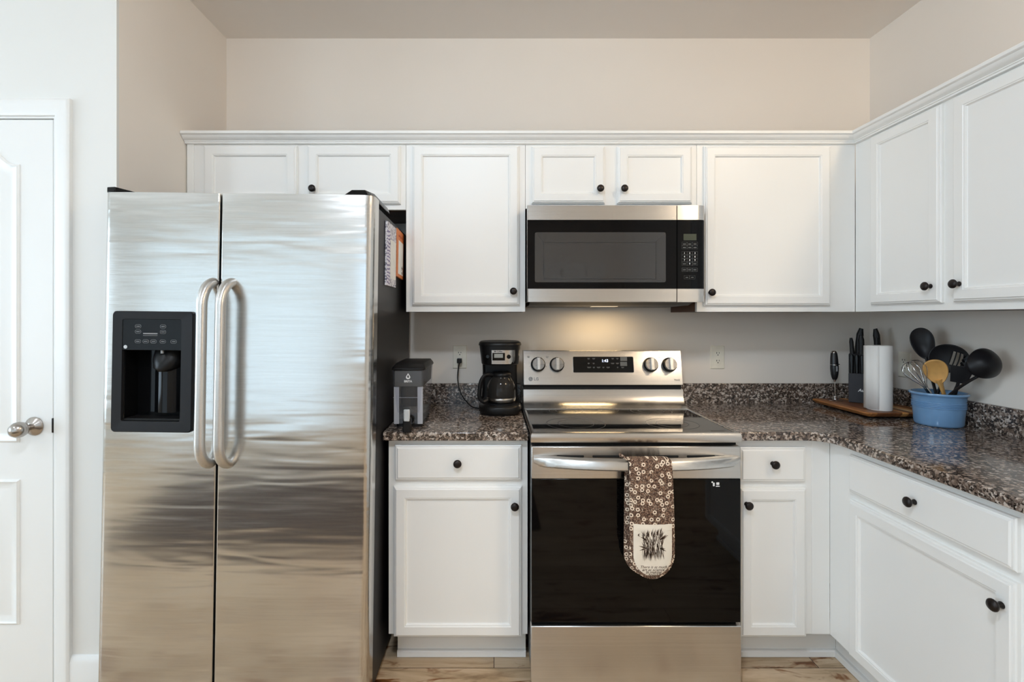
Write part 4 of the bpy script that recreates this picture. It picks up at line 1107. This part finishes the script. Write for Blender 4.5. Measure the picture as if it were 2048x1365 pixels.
# turner with a square head
o, L, mi = utensil('turner', 'black square headed turner low in the blue crock under the ladle', 'turner', Vector((1.80, 1.93, ZT + .02)), P(1917, 764, 1.90))
handle(o, L, .006, .0075, M['nylon'])
K = MB(); K.loft([[(x, -.004 - .012 * t_, L - .004 + t_ * .066) for x in (-.024 - .010 * t_, .024 + .010 * t_)] + [(x, -.001 - .012 * t_, L - .004 + t_ * .066) for x in (.024 + .010 * t_, -.024 - .010 * t_)] for t_ in (0, .3, .6, 1)])
K.build('blade', M['nylon'], o, .001)
# pasta server peeking out behind
o, L, mi = utensil('pasta_server', 'black toothed pasta server peeking out behind the ladle', 'pasta server', Vector((1.765, 1.93, ZT + .02)), P(1930, 740, 1.925))
handle(o, L, .006, .007, M['nylon'])
K = MB(); K.tube([(0, 0, L - .005), (.002, -.003, L + .02), (.0, -.010, L + .05)], [.007, .014, .010], 10, flat=.5)
for s in (-1, 1):
    for k in range(3): K.tube([(s * .010, -.004, L + .012 + k * .014), (s * .020, -.012, L + .016 + k * .014), (s * .022, -.028, L + .018 + k * .014)], [.004, .0035, .002], 6)
K.build('head', M['nylon'], o, smooth=60)
# ladle leaning out towards the room
foot, neck = Vector((1.745, 1.985, ZT + .022)), P(1938, 766, 1.835)
o = thing('ladle', 'big black soup ladle leaning out over the rim of the blue crock', 'ladle', foot)
hp = [Vector((0, 0, 0)), P(1900, 790, 1.895) - foot, P(1915, 778, 1.865) - foot, P(1938, 763, 1.83) - foot, P(1958, 752, 1.805) - foot, P(1975, 744, 1.795) - foot]
MB().tube(smoothpath(hp, 5), .0068, 10, flat=.75).build('handle', M['nylon'], o, smooth=60)
K = MB(); c = P(1967, 728.5, 1.80) - foot
K.M = Matrix.Translation(c) @ frame((0, 0, 0), (.92, 0, .36), (-.35, -1, .1))
bowl(K, (0, .0, 0), .054, .061, -.040, tip=-.12, n=30, m=26); K.build('bowl', M['nylon'], o, solid=.003, smooth=60)
# wooden spoon
o, L, mi = utensil('wooden_spoon', 'pale wooden spoon at the front of the blue crock', 'spoon', Vector((1.845, 1.965, ZT + .02)), P(1881, 768, 1.945))
K = MB(); K.tube([(0, 0, 0), (0, 0, L * .5), (0, 0, L - .01), (0, 0, L + .02)], [.0065, .0075, .0095, .016], 14, flat=.55); hdl = K.build('handle', M['spoonwood'], o, smooth=60)
K = MB(); bowl(K, (-.002, -.003, L + .054), .0365, .053, .010, tip=-.24, n=26, m=22); K.build('bowl', M['spoonwood'], o, solid=.005, smooth=60)
# whisk
o, L, mi = utensil('whisk', 'wire balloon whisk leaning out of the blue crock', 'whisk', Vector((1.812, 1.952, ZT + .02)), P(1852, 776, 1.972))
handle(o, L, .0085, .0075, M['chrome'], flat=1.0)
K = MB()
for k in range(6):
    a = math.pi * k / 6; ca, sa = math.cos(a), math.sin(a)
    pts = [Vector((s * q, 0, z)) for s, q, z in [(1, .006, -.01), (1, .010, .02), (1, .026, .062), (1, .041, .103), (1, .044, .128), (1, .034, .152), (1, .016, .164), (1, 0, .167), (-1, .016, .164), (-1, .034, .152), (-1, .044, .128), (-1, .041, .103), (-1, .026, .062), (-1, .010, .02), (-1, .006, -.01)]]
    sc = .80 + .20 * (k % 2)
    pts = [Vector((p.x * ca * sc, p.x * sa * sc * .9, L + p.z * .70 * (.94 + .06 * sc))) for p in pts]
    K.tube(smoothpath(pts, 3), .00145, 6)
K.build('wires', M['chrome'], o, smooth=60)

# ------------------------------------------------------------------ ceiling light and added fill domes (out of the frame, overhead)
for x, y, watts, colr, lab in LAMPS:
    cl = thing('ceiling_light', lab, 'ceiling light', (x, y, ZC))
    MB().lathe([(.135, 0), (.150, -.006), (.152, -.028), (.140, -.030), (.135, -.02)], n=40).build('trim_ring', M['nickel'], cl, smooth=40)
    dm = MB().lathe([(.1385 * math.cos(R(k * 7.5)), -.030 - .085 * math.sin(R(k * 7.5))) for k in range(12)] + [(.002, -.1155)], n=40)
    ar = 2 * math.pi * .1385 * .115            # about the area of the glass dome
    dm.build('glass_dome', emit('lit_dome', (*colr, 1), watts / (math.pi * ar)), cl, smooth=60)

rug = MB()  # unseen, added to darken the floor mirrored in the fridge doors
rug.loft([rring(-1.15, -.45, w_, d_, .03, z) for z, w_, d_ in ((.0, 2.9, 1.75), (.007, 2.9, 1.75), (.010, 2.88, 1.73))])
tag(rug.build('reflection_rug', plain('rug_pile', lin(58, 44, 36), .95, var=.25, vs=120)), 'unseen dark brown rug added for the dark band reflected in the fridge', 'rug')
